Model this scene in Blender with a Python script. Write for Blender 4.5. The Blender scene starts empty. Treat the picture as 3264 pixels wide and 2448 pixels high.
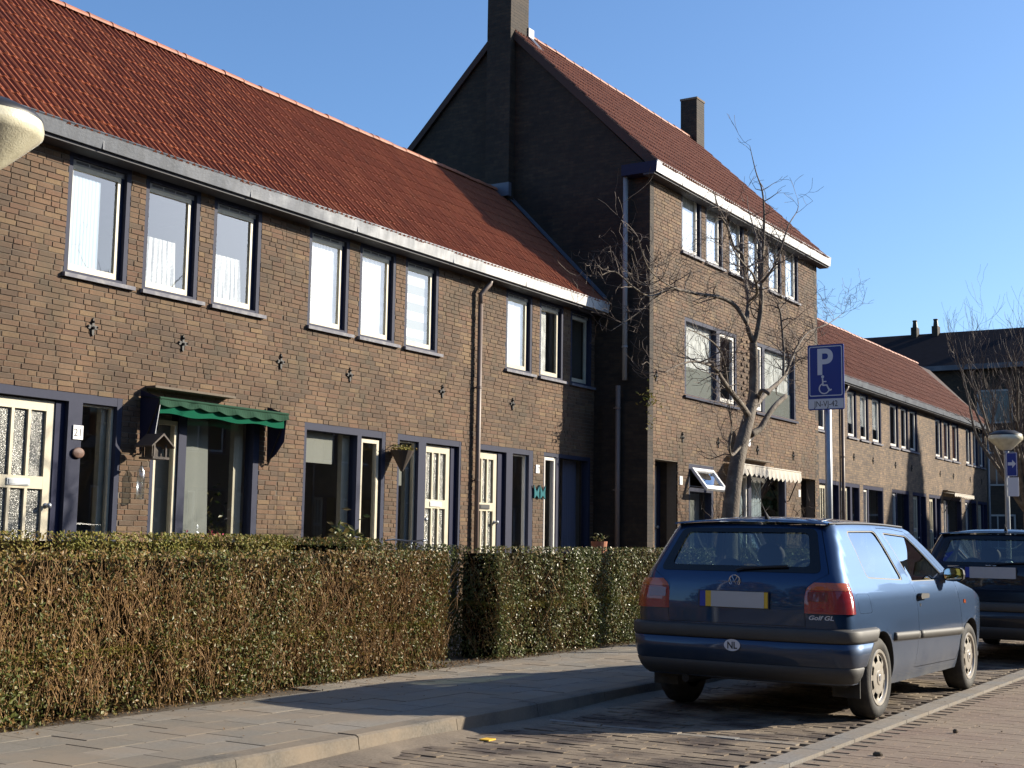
import bpy, bmesh, math, random
from mathutils import Vector, Matrix
from mathutils.geometry import delaunay_2d_cdt

R = random.Random(7)
sc = bpy.context.scene
C = sc.collection
PI = math.pi

# ------------------------------------------------------------------ camera
F_PX, PITCH, ROLL, YAW, EYE = 4250.0, math.atan(499.5 / 4250), 0.0155, math.radians(32.1), 1.23
cam = bpy.data.cameras.new('camera')
cam.sensor_fit = 'HORIZONTAL'; cam.sensor_width = 36.0; cam.lens = F_PX / 3264 * 36.0
cam.clip_start = 0.05; cam.clip_end = 3000
camo = bpy.data.objects.new('camera', cam); C.objects.link(camo)
fw = Vector((-math.sin(YAW) * math.cos(PITCH), math.cos(YAW) * math.cos(PITCH), math.sin(PITCH)))
r0 = Vector((math.cos(YAW), math.sin(YAW), 0)); u0 = r0.cross(fw)
cr, sr = math.cos(ROLL), math.sin(ROLL)
rr = r0 * cr + u0 * sr; uu = u0 * cr - r0 * sr
camo.matrix_world = Matrix(((rr.x, uu.x, -fw.x, 0), (rr.y, uu.y, -fw.y, 0), (rr.z, uu.z, -fw.z, EYE), (0, 0, 0, 1)))
sc.camera = camo

# ------------------------------------------------------------------ sky and sun
SUN = Vector((1.66, 1.76, 1.0)).normalized()
world = bpy.data.worlds.new('World'); sc.world = world; world.use_nodes = True
wn = world.node_tree; wn.nodes.clear()
sky = wn.nodes.new('ShaderNodeTexSky'); sky.sky_type = 'NISHITA'; sky.sun_disc = False
sky.sun_elevation = math.asin(SUN.z); sky.sun_rotation = math.atan2(SUN.x, SUN.y)
sky.altitude = 0; sky.air_density = 1.0; sky.dust_density = 1.0; sky.ozone_density = 6.0
bg = wn.nodes.new('ShaderNodeBackground'); bg.inputs['Strength'].default_value = 0.105
wo = wn.nodes.new('ShaderNodeOutputWorld')
wn.links.new(sky.outputs[0], bg.inputs[0]); wn.links.new(bg.outputs[0], wo.inputs[0])
sl = bpy.data.lights.new('sun', 'SUN'); sl.energy = 5.0; sl.angle = math.radians(0.53); sl.color = (1.0, 0.90, 0.74)
so = bpy.data.objects.new('sun', sl); C.objects.link(so)
so.rotation_euler = SUN.to_track_quat('Z', 'Y').to_euler(); so.location = (20, 20, 30)
sc.view_settings.view_transform = 'Standard'; sc.view_settings.look = 'None'
sc.view_settings.gamma = 1.0; sc.view_settings.use_curve_mapping = False
sc.view_settings.exposure = 1.0
sc.render.engine = 'CYCLES'
sc.cycles.max_bounces = 8; sc.cycles.transparent_max_bounces = 16; sc.cycles.glossy_bounces = 4
sc.cycles.use_denoising = True

# ------------------------------------------------------------------ helpers
ORG = {}
def link(o, parent=None):
    C.objects.link(o)
    if parent is not None:
        o.parent = parent; ORG[o.name] = ORG.get(parent.name, Vector((0, 0, 0)))
    return o
def tag(o, label, cat, group=None, kind=None):
    if label: o['label'] = label
    if cat: o['category'] = cat
    if group: o['group'] = group
    if kind: o['kind'] = kind
    return o
def empty(name, loc=(0, 0, 0)):
    o = bpy.data.objects.new(name, None); o.empty_display_size = 0.2
    o.location = loc; C.objects.link(o); ORG[o.name] = Vector(loc)
    return o
def put(mesh, name, parent, loc):
    """an object that shares mesh data, placed at a world location under its parent"""
    o = bpy.data.objects.new(name, mesh); link(o, parent)
    o.location = Vector(loc) - ORG.get(parent.name, Vector((0, 0, 0))) if parent is not None else Vector(loc)
    return o
def copy_tree(o, parent=None):
    c = o.copy(); C.objects.link(c); c.parent = parent
    for ch in o.children: copy_tree(ch, c)
    return c
def smooth(me, v=True):
    me.polygons.foreach_set('use_smooth', [v] * len(me.polygons))

class MB:
    """collects simple shapes into one mesh"""
    def __init__(s): s.v = []; s.f = []; s.t = []; s.m = []; s.mi = 0
    def add(s, vs, fs, tint=None):
        b = len(s.v); s.v.extend([tuple(p) for p in vs])
        for f in fs:
            s.f.append(tuple(b + i for i in f)); s.m.append(s.mi)
            s.t.append(tint if tint is not None else 0.5)
    def box(s, x0, x1, y0, y1, z0, z1, tint=None):
        s.add([(x0, y0, z0), (x1, y0, z0), (x1, y1, z0), (x0, y1, z0), (x0, y0, z1), (x1, y0, z1), (x1, y1, z1), (x0, y1, z1)],
              [(0, 3, 2, 1), (4, 5, 6, 7), (0, 1, 5, 4), (1, 2, 6, 5), (2, 3, 7, 6), (3, 0, 4, 7)], tint)
        return s
    def tube(s, pts, rad, n=6, caps=True, tint=None):
        pts = [Vector(p) for p in pts]; k = len(pts)
        if not hasattr(rad, '__len__'): rad = [rad] * k
        vs = []; ref = None
        for i, p in enumerate(pts):
            d = (pts[min(i + 1, k - 1)] - pts[max(i - 1, 0)])
            if d.length < 1e-9: d = Vector((0, 0, 1))
            d.normalize()
            if ref is None: ref = Vector((0, 0, 1)) if abs(d.z) < .9 else Vector((1, 0, 0))
            a = d.cross(ref)
            if a.length < 1e-6: a = d.orthogonal()
            a.normalize(); b = d.cross(a); ref = b.cross(d) if False else ref
            for j in range(n):
                t = 2 * PI * j / n
                vs.append(p + (a * math.cos(t) + b * math.sin(t)) * rad[i])
        fs = [(i * n + j, i * n + (j + 1) % n, (i + 1) * n + (j + 1) % n, (i + 1) * n + j) for i in range(k - 1) for j in range(n)]
        if caps: fs += [tuple(range(n))[::-1], tuple((k - 1) * n + j for j in range(n))]
        s.add(vs, fs, tint); return s
    def lathe(s, prof, c=(0, 0, 0), n=24, axis='z'):
        vs = []
        for r, h in prof:
            for j in range(n):
                t = 2 * PI * j / n; a, b = r * math.cos(t), r * math.sin(t)
                vs.append((c[0] + a, c[1] + b, c[2] + h) if axis == 'z' else (c[0] + h, c[1] + a, c[2] + b))
        k = len(prof)
        s.add(vs, [(i * n + j, i * n + (j + 1) % n, (i + 1) * n + (j + 1) % n, (i + 1) * n + j) for i in range(k - 1) for j in range(n)])
        return s
    def prism(s, poly, a0, a1, axis='x'):
        """a 2-D outline extruded along an axis; x: (y,z)  y: (x,z)  z: (x,y)"""
        def P(p, a): return (a, p[0], p[1]) if axis == 'x' else ((p[0], a, p[1]) if axis == 'y' else (p[0], p[1], a))
        n = len(poly)
        s.add([P(p, a0) for p in poly] + [P(p, a1) for p in poly],
              [tuple(range(n))[::-1], tuple(range(n, 2 * n))] + [(i, (i + 1) % n, n + (i + 1) % n, n + i) for i in range(n)])
        return s
    def ball(s, c, r, n=10, m=6, sq=(1, 1, 1)):
        prof = [(math.sin(PI * i / m), -math.cos(PI * i / m)) for i in range(m + 1)]
        vs = [(c[0] + r * sq[0] * a * math.cos(2 * PI * j / n), c[1] + r * sq[1] * a * math.sin(2 * PI * j / n), c[2] + r * sq[2] * h) for a, h in prof for j in range(n)]
        s.add(vs, [(i * n + j, i * n + (j + 1) % n, (i + 1) * n + (j + 1) % n, (i + 1) * n + j) for i in range(m) for j in range(n)])
        return s
    def mesh(s, name, mats, off=(0, 0, 0), sm=False, fix=True):
        me = bpy.data.meshes.new(name)
        ox, oy, oz = off
        me.from_pydata([(x - ox, y - oy, z - oz) for x, y, z in s.v], [], s.f)
        if not isinstance(mats, (list, tuple)): mats = [mats]
        for m in mats: me.materials.append(m)
        if len(mats) > 1: me.polygons.foreach_set('material_index', s.m)
        a = me.attributes.new('tint', 'FLOAT', 'FACE'); a.data.foreach_set('value', s.t)
        if fix and len(s.f) < 20000:
            bm = bmesh.new(); bm.from_mesh(me); bmesh.ops.recalc_face_normals(bm, faces=bm.faces); bm.to_mesh(me); bm.free()
        if sm: smooth(me)
        me.validate()
        return me
    def build(s, name, mats, parent=None, sm=False, fix=True, at=None):
        off = ORG.get(parent.name, Vector((0, 0, 0))) if parent is not None else (Vector(at) if at is not None else Vector((0, 0, 0)))
        o = bpy.data.objects.new(name, s.mesh(name, mats, off, sm, fix)); link(o, parent)
        if parent is None: o.location = off; ORG[o.name] = off
        return o

# ------------------------------------------------------------------ materials
def nodes(name):
    m = bpy.data.materials.new(name); m.use_nodes = True; nt = m.node_tree
    return m, nt, nt.nodes['Principled BSDF'], nt.nodes, nt.links
def mathn(N, L, op, a, b=None):
    n = N.new('ShaderNodeMath'); n.operation = op
    for i, x in enumerate((a, b)):
        if x is None: continue
        if isinstance(x, (int, float)): n.inputs[i].default_value = x
        else: L.new(x, n.inputs[i])
    return n.outputs[0]
def mix(N, L, f, a, b, mode='MIX'):
    n = N.new('ShaderNodeMix'); n.data_type = 'RGBA'; n.blend_type = mode
    for s, x in ((0, f), (6, a), (7, b)):
        if isinstance(x, (int, float)): n.inputs[s].default_value = x
        elif isinstance(x, tuple): n.inputs[s].default_value = (*x, 1) if len(x) == 3 else x
        else: L.new(x, n.inputs[s])
    return n.outputs[2]
def ramp(N, L, fac, stops, const=False):
    n = N.new('ShaderNodeValToRGB'); e = n.color_ramp.elements
    n.color_ramp.interpolation = 'CONSTANT' if const else 'LINEAR'
    while len(e) < len(stops): e.new(0.5)
    for i, (p, c) in enumerate(stops):
        e[i].position = p; e[i].color = (*c, 1) if len(c) == 3 else c
    L.new(fac, n.inputs[0]); return n.outputs[0]
def noise(N, L, scale, detail=4, vec=None, rough=.55, stretch=None):
    n = N.new('ShaderNodeTexNoise'); n.inputs['Scale'].default_value = scale
    n.inputs['Detail'].default_value = detail; n.inputs['Roughness'].default_value = rough
    if vec is None: vec = N.new('ShaderNodeNewGeometry').outputs['Position']
    if stretch:
        mp = N.new('ShaderNodeMapping'); mp.inputs['Scale'].default_value = stretch; L.new(vec, mp.inputs[0]); vec = mp.outputs[0]
    L.new(vec, n.inputs['Vector']); return n.outputs['Fac']
def bump(N, L, b, h, strength=.3, dist=.01):
    n = N.new('ShaderNodeBump'); n.inputs['Strength'].default_value = strength; n.inputs['Distance'].default_value = dist
    L.new(h, n.inputs['Height']); L.new(n.outputs[0], b.inputs['Normal'])
def mat(name, col, rough=.6, metal=0.0, var=.15, vs=6, bmp=0, bs=120, coat=0, spec=.5, trans=0, dirt=None, ds=3, stretch=None):
    m, nt, b, N, L = nodes(name)
    c = mix(N, L, noise(N, L, vs, stretch=stretch), tuple(x * (1 - var) for x in col), tuple(min(1, x * (1 + var)) for x in col))
    if dirt:
        f = mathn(N, L, 'MULTIPLY', ramp(N, L, noise(N, L, ds, 6), [(.45, (0, 0, 0)), (.7, (1, 1, 1))]), dirt[3] if len(dirt) > 3 else .6)
        c = mix(N, L, f, c, tuple(dirt[:3]))
    L.new(c, b.inputs['Base Color'])
    b.inputs['Roughness'].default_value = rough; b.inputs['Metallic'].default_value = metal
    b.inputs['Specular IOR Level'].default_value = spec
    if coat: b.inputs['Coat Weight'].default_value = coat; b.inputs['Coat Roughness'].default_value = .03
    if trans: b.inputs['Transmission Weight'].default_value = trans
    if bmp: bump(N, L, b, noise(N, L, bs), bmp, .01)
    return m
def attr(N, name):
    n = N.new('ShaderNodeAttribute'); n.attribute_name = name; return n.outputs['Fac']
def pick(N, L, obj):
    """per-piece random value: the object's own random number, or the joined mesh's face attribute"""
    return N.new('ShaderNodeObjectInfo').outputs['Random'] if obj else attr(N, 'tint')

BR = [(0, (.205, .132, .086)), (.14, (.235, .152, .098)), (.28, (.185, .126, .086)), (.40, (.225, .158, .108)), (.52, (.162, .110, .078)),
      (.63, (.250, .178, .112)), (.74, (.215, .128, .086)), (.85, (.142, .106, .080)), (.94, (.285, .205, .122))]
BR = [(p, tuple(v * t for v, t in zip(c, (.66, .625, .59)))) for p, c in BR]
def brick_mat(name, obj):
    m, nt, b, N, L = nodes(name)
    c = ramp(N, L, pick(N, L, obj), BR, True)
    c = mix(N, L, .25, c, (.122, .082, .055))                      # fired batch: bricks differ only a little
    c = mix(N, L, .55, c, mix(N, L, noise(N, L, 38, 5), (.36, .33, .30), (1.5, 1.45, 1.38)), 'MULTIPLY')
    st = ramp(N, L, noise(N, L, 1.1, 5), [(.35, (.70, .70, .70)), (.62, (1.06, 1.04, 1.0))])
    c = mix(N, L, 1.0, c, st, 'MULTIPLY')
    gr = ramp(N, L, noise(N, L, 2.3, 4, stretch=(1, 1, .5)), [(.54, (0, 0, 0)), (.72, (.5, .5, .5))])
    c = mix(N, L, gr, c, (.062, .056, .036))
    so_ = ramp(N, L, noise(N, L, 1.7, 5, stretch=(1, 1.6, .28)), [(.58, (0, 0, 0)), (.74, (.55, .55, .55))])
    c = mix(N, L, so_, c, (.05, .04, .032))
    L.new(c, b.inputs['Base Color']); b.inputs['Roughness'].default_value = .82; b.inputs['Specular IOR Level'].default_value = .3
    bump(N, L, b, noise(N, L, 90, 6), .5, .006)
    return m
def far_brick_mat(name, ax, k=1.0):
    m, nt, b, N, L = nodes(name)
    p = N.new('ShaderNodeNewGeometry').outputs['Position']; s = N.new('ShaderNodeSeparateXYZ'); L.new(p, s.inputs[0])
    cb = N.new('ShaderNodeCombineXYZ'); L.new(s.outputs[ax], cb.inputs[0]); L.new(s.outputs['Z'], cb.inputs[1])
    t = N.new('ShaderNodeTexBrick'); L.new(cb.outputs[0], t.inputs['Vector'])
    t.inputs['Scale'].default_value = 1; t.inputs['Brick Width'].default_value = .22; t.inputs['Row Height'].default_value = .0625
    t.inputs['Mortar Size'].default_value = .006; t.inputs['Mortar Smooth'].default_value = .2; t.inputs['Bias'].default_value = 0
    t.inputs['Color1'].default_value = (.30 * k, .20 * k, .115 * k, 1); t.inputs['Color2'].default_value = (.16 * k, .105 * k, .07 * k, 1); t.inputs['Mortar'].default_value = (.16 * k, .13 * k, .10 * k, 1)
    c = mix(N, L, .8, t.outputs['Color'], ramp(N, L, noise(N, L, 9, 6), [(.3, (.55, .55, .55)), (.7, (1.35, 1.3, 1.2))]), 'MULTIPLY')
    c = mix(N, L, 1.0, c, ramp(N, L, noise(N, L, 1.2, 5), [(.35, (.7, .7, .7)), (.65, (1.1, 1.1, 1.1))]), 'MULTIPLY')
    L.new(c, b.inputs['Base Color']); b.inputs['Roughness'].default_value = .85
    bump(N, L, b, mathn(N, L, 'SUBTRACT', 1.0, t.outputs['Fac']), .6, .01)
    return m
def tile_mat(name, obj, cols, moss=.28):
    m, nt, b, N, L = nodes(name)
    c = ramp(N, L, pick(N, L, obj), cols)
    c = mix(N, L, .42, c, ramp(N, L, noise(N, L, 14, 6), [(.3, (.6, .56, .55)), (.7, (1.3, 1.27, 1.22))]), 'MULTIPLY')
    g = mathn(N, L, 'MULTIPLY', ramp(N, L, noise(N, L, 5.5, 6), [(.55, (0, 0, 0)), (.72, (1, 1, 1))]), moss)
    c = mix(N, L, g, c, (.055, .045, .03))
    L.new(c, b.inputs['Base Color']); b.inputs['Roughness'].default_value = .72; b.inputs['Specular IOR Level'].default_value = .22
    bump(N, L, b, noise(N, L, 150, 4), .3, .004)
    return m
TC = [(p, tuple(v * .86 for v in c)) for p, c in [(0, (.260, .075, .036)), (.35, (.29, .088, .041)), (.65, (.235, .068, .034)), (.85, (.32, .105, .049)), (1, (.27, .079, .038))]]
TC2 = [(0, (.180, .070, .043)), (.4, (.215, .083, .052)), (.7, (.158, .062, .040)), (1, (.23, .093, .057))]
M = {}
M['brick'] = brick_mat('brick', True); M['bricks'] = brick_mat('bricks', False)
M['mortar'] = mat('mortar', (.145, .118, .09), .95, var=.25, vs=25, bmp=.4, bs=200)
M['brick_x'] = far_brick_mat('shade-darkened gable brick', 'X', .13); M['brick_y'] = far_brick_mat('front brick', 'Y', .60)  # gable and end-wall brick carry their shade in a darker base colour
M['tile'] = tile_mat('red pantile', True, TC); M['tiles'] = tile_mat('red pantiles', False, TC)
M['tile2'] = tile_mat('brown pantile', True, TC2); M['tiles2'] = tile_mat('brown pantiles', False, TC2)
M['ridge'] = mat('ridge tile clay', (.33, .115, .058), .6, var=.3, vs=9, bmp=.3, dirt=(.12, .08, .06, .5))
M['felt'] = mat('roof underlay', (.05, .03, .025), .9)
M['zinc'] = mat('zinc gutter', (.075, .084, .102), .6, metal=0, spec=.2, var=.22, vs=5, dirt=(.15, .16, .18, .6), ds=2.2)
M['zincl'] = mat('pale painted gutter', (.26, .27, .285), .45, var=.15, vs=3, dirt=(.10, .11, .125, .8), ds=1.6)
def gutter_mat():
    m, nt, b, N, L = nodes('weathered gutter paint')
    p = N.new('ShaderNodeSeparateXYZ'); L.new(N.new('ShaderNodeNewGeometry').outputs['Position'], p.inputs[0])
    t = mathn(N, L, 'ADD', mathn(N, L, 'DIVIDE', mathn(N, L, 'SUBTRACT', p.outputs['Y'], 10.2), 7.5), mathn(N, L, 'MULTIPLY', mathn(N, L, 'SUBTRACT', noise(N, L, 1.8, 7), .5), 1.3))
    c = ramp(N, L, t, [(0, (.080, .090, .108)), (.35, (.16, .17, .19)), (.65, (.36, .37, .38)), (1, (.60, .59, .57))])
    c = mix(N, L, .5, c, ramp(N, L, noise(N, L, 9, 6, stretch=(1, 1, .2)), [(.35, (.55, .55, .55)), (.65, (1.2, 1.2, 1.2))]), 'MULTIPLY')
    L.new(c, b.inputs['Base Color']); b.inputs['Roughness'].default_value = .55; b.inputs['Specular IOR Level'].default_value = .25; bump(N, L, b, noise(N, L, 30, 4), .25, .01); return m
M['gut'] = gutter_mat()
M['white'] = mat('white gutter paint', (.62, .61, .59), .42, var=.06, dirt=(.34, .33, .31, .5), ds=4)
M['soffit'] = mat('dark soffit', (.035, .035, .045), .7)
M['blue'] = mat('slate blue paint', (.034, .038, .062), .6, var=.12, vs=10, spec=.12)
M['navy'] = mat('navy paint', (.018, .021, .048), .6, spec=.12)
M['cream'] = mat('cream paint', (.50, .45, .33), .45, var=.08, vs=15, dirt=(.34, .29, .21, .4), ds=8)
M['creamw'] = mat('white paint', (.58, .55, .50), .45, var=.06, vs=15)
M['vent'] = mat('grey vent strip', (.24, .235, .225), .5)
M['sill'] = mat('grey sill', (.13, .13, .155), .6, spec=.2, var=.2, vs=14, dirt=(.36, .35, .33, .5), ds=12)
M['iron'] = mat('black iron', (.010, .009, .009), .45, var=.3, spec=.3)
M['lead'] = mat('lead flashing', (.09, .10, .13), .5, metal=.2, var=.2)
M['slate'] = mat('dark slate roof', (.022, .018, .020), .95, var=.3, vs=4, spec=.05)
M['steel'] = mat('galvanised steel', (.34, .36, .38), .42, metal=.6, var=.12, vs=20)
M['dark'] = mat('dark plastic', (.018, .018, .020), .5, var=.1)
M['room'] = mat('dim room', (.30, .28, .25), .9)
M['pipe'] = mat('grey downpipe', (.26, .26, .26), .45, var=.15)
M['pipeb'] = mat('brown downpipe', (.16, .12, .10), .5)
M['pvc'] = mat('white plastic', (.8, .8, .78), .35, var=.03)
def glass_mat(name, tint=(.93, .95, .95), ior=1.52, rough=0.0, extra=.02, mul=2.4):
    m = bpy.data.materials.new(name); m.use_nodes = True; nt = m.node_tree; N, L = nt.nodes, nt.links; N.clear()
    o = N.new('ShaderNodeOutputMaterial'); t = N.new('ShaderNodeBsdfTransparent'); t.inputs[0].default_value = (*tint, 1)
    g = N.new('ShaderNodeBsdfGlossy'); g.inputs['Roughness'].default_value = rough; g.inputs[0].default_value = (.95, .97, 1, 1)
    f = N.new('ShaderNodeFresnel'); bk = N.new('ShaderNodeNewGeometry').outputs['Backfacing']   # same reflectance from both sides of a thin sheet
    L.new(mathn(N, L, 'ADD', ior, mathn(N, L, 'MULTIPLY', bk, 1 / ior - ior)), f.inputs[0])
    fac = mathn(N, L, 'MINIMUM', mathn(N, L, 'ADD', mathn(N, L, 'MULTIPLY', f.outputs[0], mul), extra), 1.0)
    x = N.new('ShaderNodeMixShader'); L.new(fac, x.inputs[0]); L.new(t.outputs[0], x.inputs[1]); L.new(g.outputs[0], x.inputs[2]); L.new(x.outputs[0], o.inputs[0])
    return m
M['glass'] = glass_mat('window glass')
M['carglass'] = glass_mat('tinted car glass', (.50, .60, .56), 1.55, extra=.03, mul=2.6)
def frost():
    m, nt, b, N, L = nodes('patterned glass')
    c = mix(N, L, ramp(N, L, noise(N, L, 95, 3), [(.40, (0, 0, 0)), (.62, (1, 1, 1))]), (.04, .042, .037), (.26, .26, .23))
    c = mix(N, L, .7, c, ramp(N, L, noise(N, L, 7, 3, stretch=(1, 2.5, .5)), [(.35, (.35, .35, .34)), (.65, (1.2, 1.2, 1.2))]), 'MULTIPLY')
    L.new(c, b.inputs['Base Color']); b.inputs['Roughness'].default_value = .18; b.inputs['Specular IOR Level'].default_value = .7
    bump(N, L, b, noise(N, L, 110, 3), .7, .01); return m
M['frost'] = frost()
def cloth(name, col, tr=.35):
    m, nt, b, N, L = nodes(name); L.new(mix(N, L, noise(N, L, 30), tuple(x * .9 for x in col), col), b.inputs['Base Color'])
    b.inputs['Roughness'].default_value = .9; b.inputs['Specular IOR Level'].default_value = .1
    t = N.new('ShaderNodeBsdfTranslucent'); t.inputs[0].default_value = (*col, 1)
    x = N.new('ShaderNodeMixShader'); x.inputs[0].default_value = tr
    o = N['Material Output']; L.new(b.outputs[0], x.inputs[1]); L.new(t.outputs[0], x.inputs[2]); L.new(x.outputs[0], o.inputs[0]); return m
def lace(name, lo, hi, ls):
    m, nt, b, N, L = nodes(name)
    c = mix(N, L, ramp(N, L, noise(N, L, 16, 4, stretch=(1, 2.6, .12)), [(.35, (0, 0, 0)), (.65, (1, 1, 1))]), lo, hi)  # vertical streaks put the shading of the folds into the cloth colour
    c = mix(N, L, .5, c, ramp(N, L, noise(N, L, ls, 3), [(.4, (.55, .55, .55)), (.6, (1.15, 1.15, 1.15))]), 'MULTIPLY')
    L.new(c, b.inputs['Base Color']); b.inputs['Roughness'].default_value = .95; b.inputs['Specular IOR Level'].default_value = .05; return m
M['lace'] = lace('white lace', (.20, .20, .19), (.80, .79, .74), 45)
M['net'] = lace('white net', (.50, .51, .50), (.92, .91, .87), 6); M['blind'] = cloth('pale blind', (.36, .36, .32), .2)
M['bluecloth'] = cloth('pale blue net', (.55, .64, .68), .15); M['lilac'] = cloth('lilac curtain', (.30, .31, .42))
M['redcloth'] = cloth('russet curtain', (.22, .09, .06)); M['greycloth'] = cloth('grey blind', (.28, .29, .265), .1)
M['greenawn'] = cloth('green awning cloth', (.006, .105, .058), .2); M['greenfade'] = cloth('faded green cloth', (.030, .075, .048), .15)
M['whiteawn'] = cloth('cream awning cloth', (.72, .67, .58), .25)
M['leafg'] = mat('house plant leaf', (.045, .11, .03), .4, var=.4)
M['pink'] = mat('pink petals', (.55, .06, .14), .6, var=.3)
M['wood'] = mat('light wood', (.50, .27, .10), .55, var=.2)
M['darkwood'] = mat('dark stained wood', (.06, .045, .035), .7, var=.3)
M['terra'] = mat('terracotta', (.34, .13, .07), .8, var=.2)

# ------------------------------------------------------------------ projection (only to choose which pieces show largest)
def in_view(p, pad=0.0):
    d = Vector(p) - Vector((0, 0, EYE)); z = d.dot(fw)
    if z <= .1: return None
    u = 1632 + F_PX * d.dot(rr) / z; v = 1224 - F_PX * d.dot(uu) / z
    return z if -pad < u < 3264 + pad and -pad < v < 2448 + pad else None

# ------------------------------------------------------------------ the setting: ground, road, bay, pavement
def sheet(name, x0, x1, y0, y1, z, m, nx=1, ny=1):
    b = MB(); b.add([(x0, y0, z), (x1, y0, z), (x1, y1, z), (x0, y1, z)], [(0, 1, 2, 3)])
    o = b.build(name, m, fix=False); o['kind'] = 'structure'; return o
def ground_mat(name, c1, c2, c3, sand, sa=.5):
    m, nt, b, N, L = nodes(name)
    c = ramp(N, L, noise(N, L, 60, 5), [(.3, c1), (.5, c2), (.7, c3)])
    c = mix(N, L, mathn(N, L, 'MULTIPLY', ramp(N, L, noise(N, L, 1.6, 6), [(.40, (0, 0, 0)), (.62, (1, 1, 1))]), sa), c, sand)
    L.new(c, b.inputs['Base Color']); b.inputs['Roughness'].default_value = .93; bump(N, L, b, noise(N, L, 220, 4), .5, .006)
    return m
SAND = (.245, .195, .14)
M['ground'] = ground_mat('earth and paving', (.10, .083, .066), (.14, .116, .09), (.175, .14, .112), SAND)
M['soil'] = ground_mat('garden soil', (.03, .022, .014), (.055, .04, .025), (.11, .083, .05), (.16, .125, .082), .5)
M['sandbed'] = ground_mat('joint sand', (.09, .073, .054), (.13, .104, .077), (.175, .14, .104), SAND)
def piece_mat(name, obj, cols, sand=SAND, sa=.85, lo=.40, hi=.58, ss=2.2, fine=.5):
    m, nt, b, N, L = nodes(name)
    c = ramp(N, L, pick(N, L, obj), cols)
    c = mix(N, L, fine, c, ramp(N, L, noise(N, L, 55, 6), [(.3, (.5, .5, .5)), (.7, (1.4, 1.4, 1.4))]), 'MULTIPLY')
    c = mix(N, L, mathn(N, L, 'MULTIPLY', ramp(N, L, noise(N, L, ss, 7), [(lo, (0, 0, 0)), (hi, (1, 1, 1))]), sa), c, sand)
    L.new(c, b.inputs['Base Color']); b.inputs['Roughness'].default_value = .88; b.inputs['Specular IOR Level'].default_value = .25
    bump(N, L, b, noise(N, L, 160, 5), .5, .006); return m
BAYC = [(0, (.055, .044, .036)), (.3, (.085, .064, .052)), (.6, (.066, .052, .044)), (.85, (.10, .076, .062)), (1, (.076, .065, .058))]
ROADC = [(0, (.25, .175, .135)), (.4, (.28, .20, .155)), (.7, (.235, .165, .13)), (1, (.31, .23, .18))]
TILEC = [(0, (.215, .195, .16)), (.35, (.27, .245, .205)), (.6, (.235, .215, .18)), (.85, (.31, .28, .235)), (1, (.20, .185, .16))]
TILEC = [(p, tuple(v * 0.78 for v in c)) for p, c in TILEC]
ROADC = [(p, tuple(v * 0.76 for v in c)) for p, c in ROADC]
M['bay'] = piece_mat('bay brick', True, BAYC); M['bays'] = piece_mat('bay bricks', False, BAYC)
M['road'] = piece_mat('road bricks', False, ROADC, sa=.8, lo=.30, hi=.62, ss=.9)
M['paver'] = piece_mat('concrete paver', True, TILEC, sa=.75, lo=.40, hi=.62, ss=1.7, fine=.3)
M['kerb'] = piece_mat('kerb stone', True, [(0, (.105, .098, .085)), (1, (.135, .124, .106))], sa=.7, lo=.35, hi=.6, ss=2.5, fine=.7)
M['whitebrick'] = piece_mat('white marker brick', True, [(0, (.19, .182, .166)), (1, (.26, .25, .23))], sa=.7)
M['strip'] = piece_mat('gutter stone', True, [(0, (.19, .18, .163)), (1, (.235, .22, .20))], sa=.5)

g = sheet('ground', -900, 900, -900, 900, -.03, M['ground'])
garden = sheet('garden_ground', -40, -6.62, 2, 60, .085, M['soil'])
road = sheet('road', -2.72, 4.2, -20, 140, -.004, M['sandbed'])
bay = sheet('parking_bay', -4.88, -2.72, -6, 45, -.012, M['sandbed'])
walk = sheet('pavement', -7.3, -4.95, -6, 45, .072, M['sandbed'])

# road bricks: one mass, low joints filled with sand
b = MB(); y = 5.2; row = 0
while y < 15.5:
    x = -2.70 + (.105 if row % 2 else 0) - .21
    while x < 1.0:
        if x > -2.72 and x - (-2.7) < (y - 3.5) * .9:
            z = .004 * R.random()
            b.box(x + .002, x + .208, y + .002, y + .0855, -.02, .0 + z * .6, R.random())
        x += .21
    y += .0875; row += 1
o = b.build('road_bricks', M['road'], road, fix=False); o['kind'] = 'stuff'

# parking bay bricks (long side across the bay); white marker rows between bays
bm_ = MB().box(0, .196, 0, .076, -.05, 0).mesh('bay_brick', M['bay'])
wm_ = MB().box(0, .196, 0, .076, -.05, .001).mesh('marker_brick', M['whitebrick'])
sep = []; rest = MB(); y = 5.4; row = 0
while y < 20.5:
    x = -4.87 + (.1 if row % 2 else 0)
    white = abs(y - 8.13) < .045 or abs(y - 14.07) < .045
    while x < -2.97:
        xx = x + R.uniform(-.004, .004); z = R.uniform(-.004, .004)
        if white: put(wm_, 'marker_brick', bay, (xx, y, z))
        else: sep.append((xx, y, z))
        x += .2
    y += .082; row += 1
near = sorted([s for s in sep if in_view(s)], key=lambda s: s[0] ** 2 + s[1] ** 2)[:300]; ns = set(near)
for s in near: put(bm_, 'bay_brick', bay, s)
for s in sep:
    if s not in ns: rest.box(s[0], s[0] + .196, s[1], s[1] + .076, -.05, s[2], R.random())
o = rest.build('bay_bricks', M['bays'], bay, fix=False); o['kind'] = 'stuff'

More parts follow.
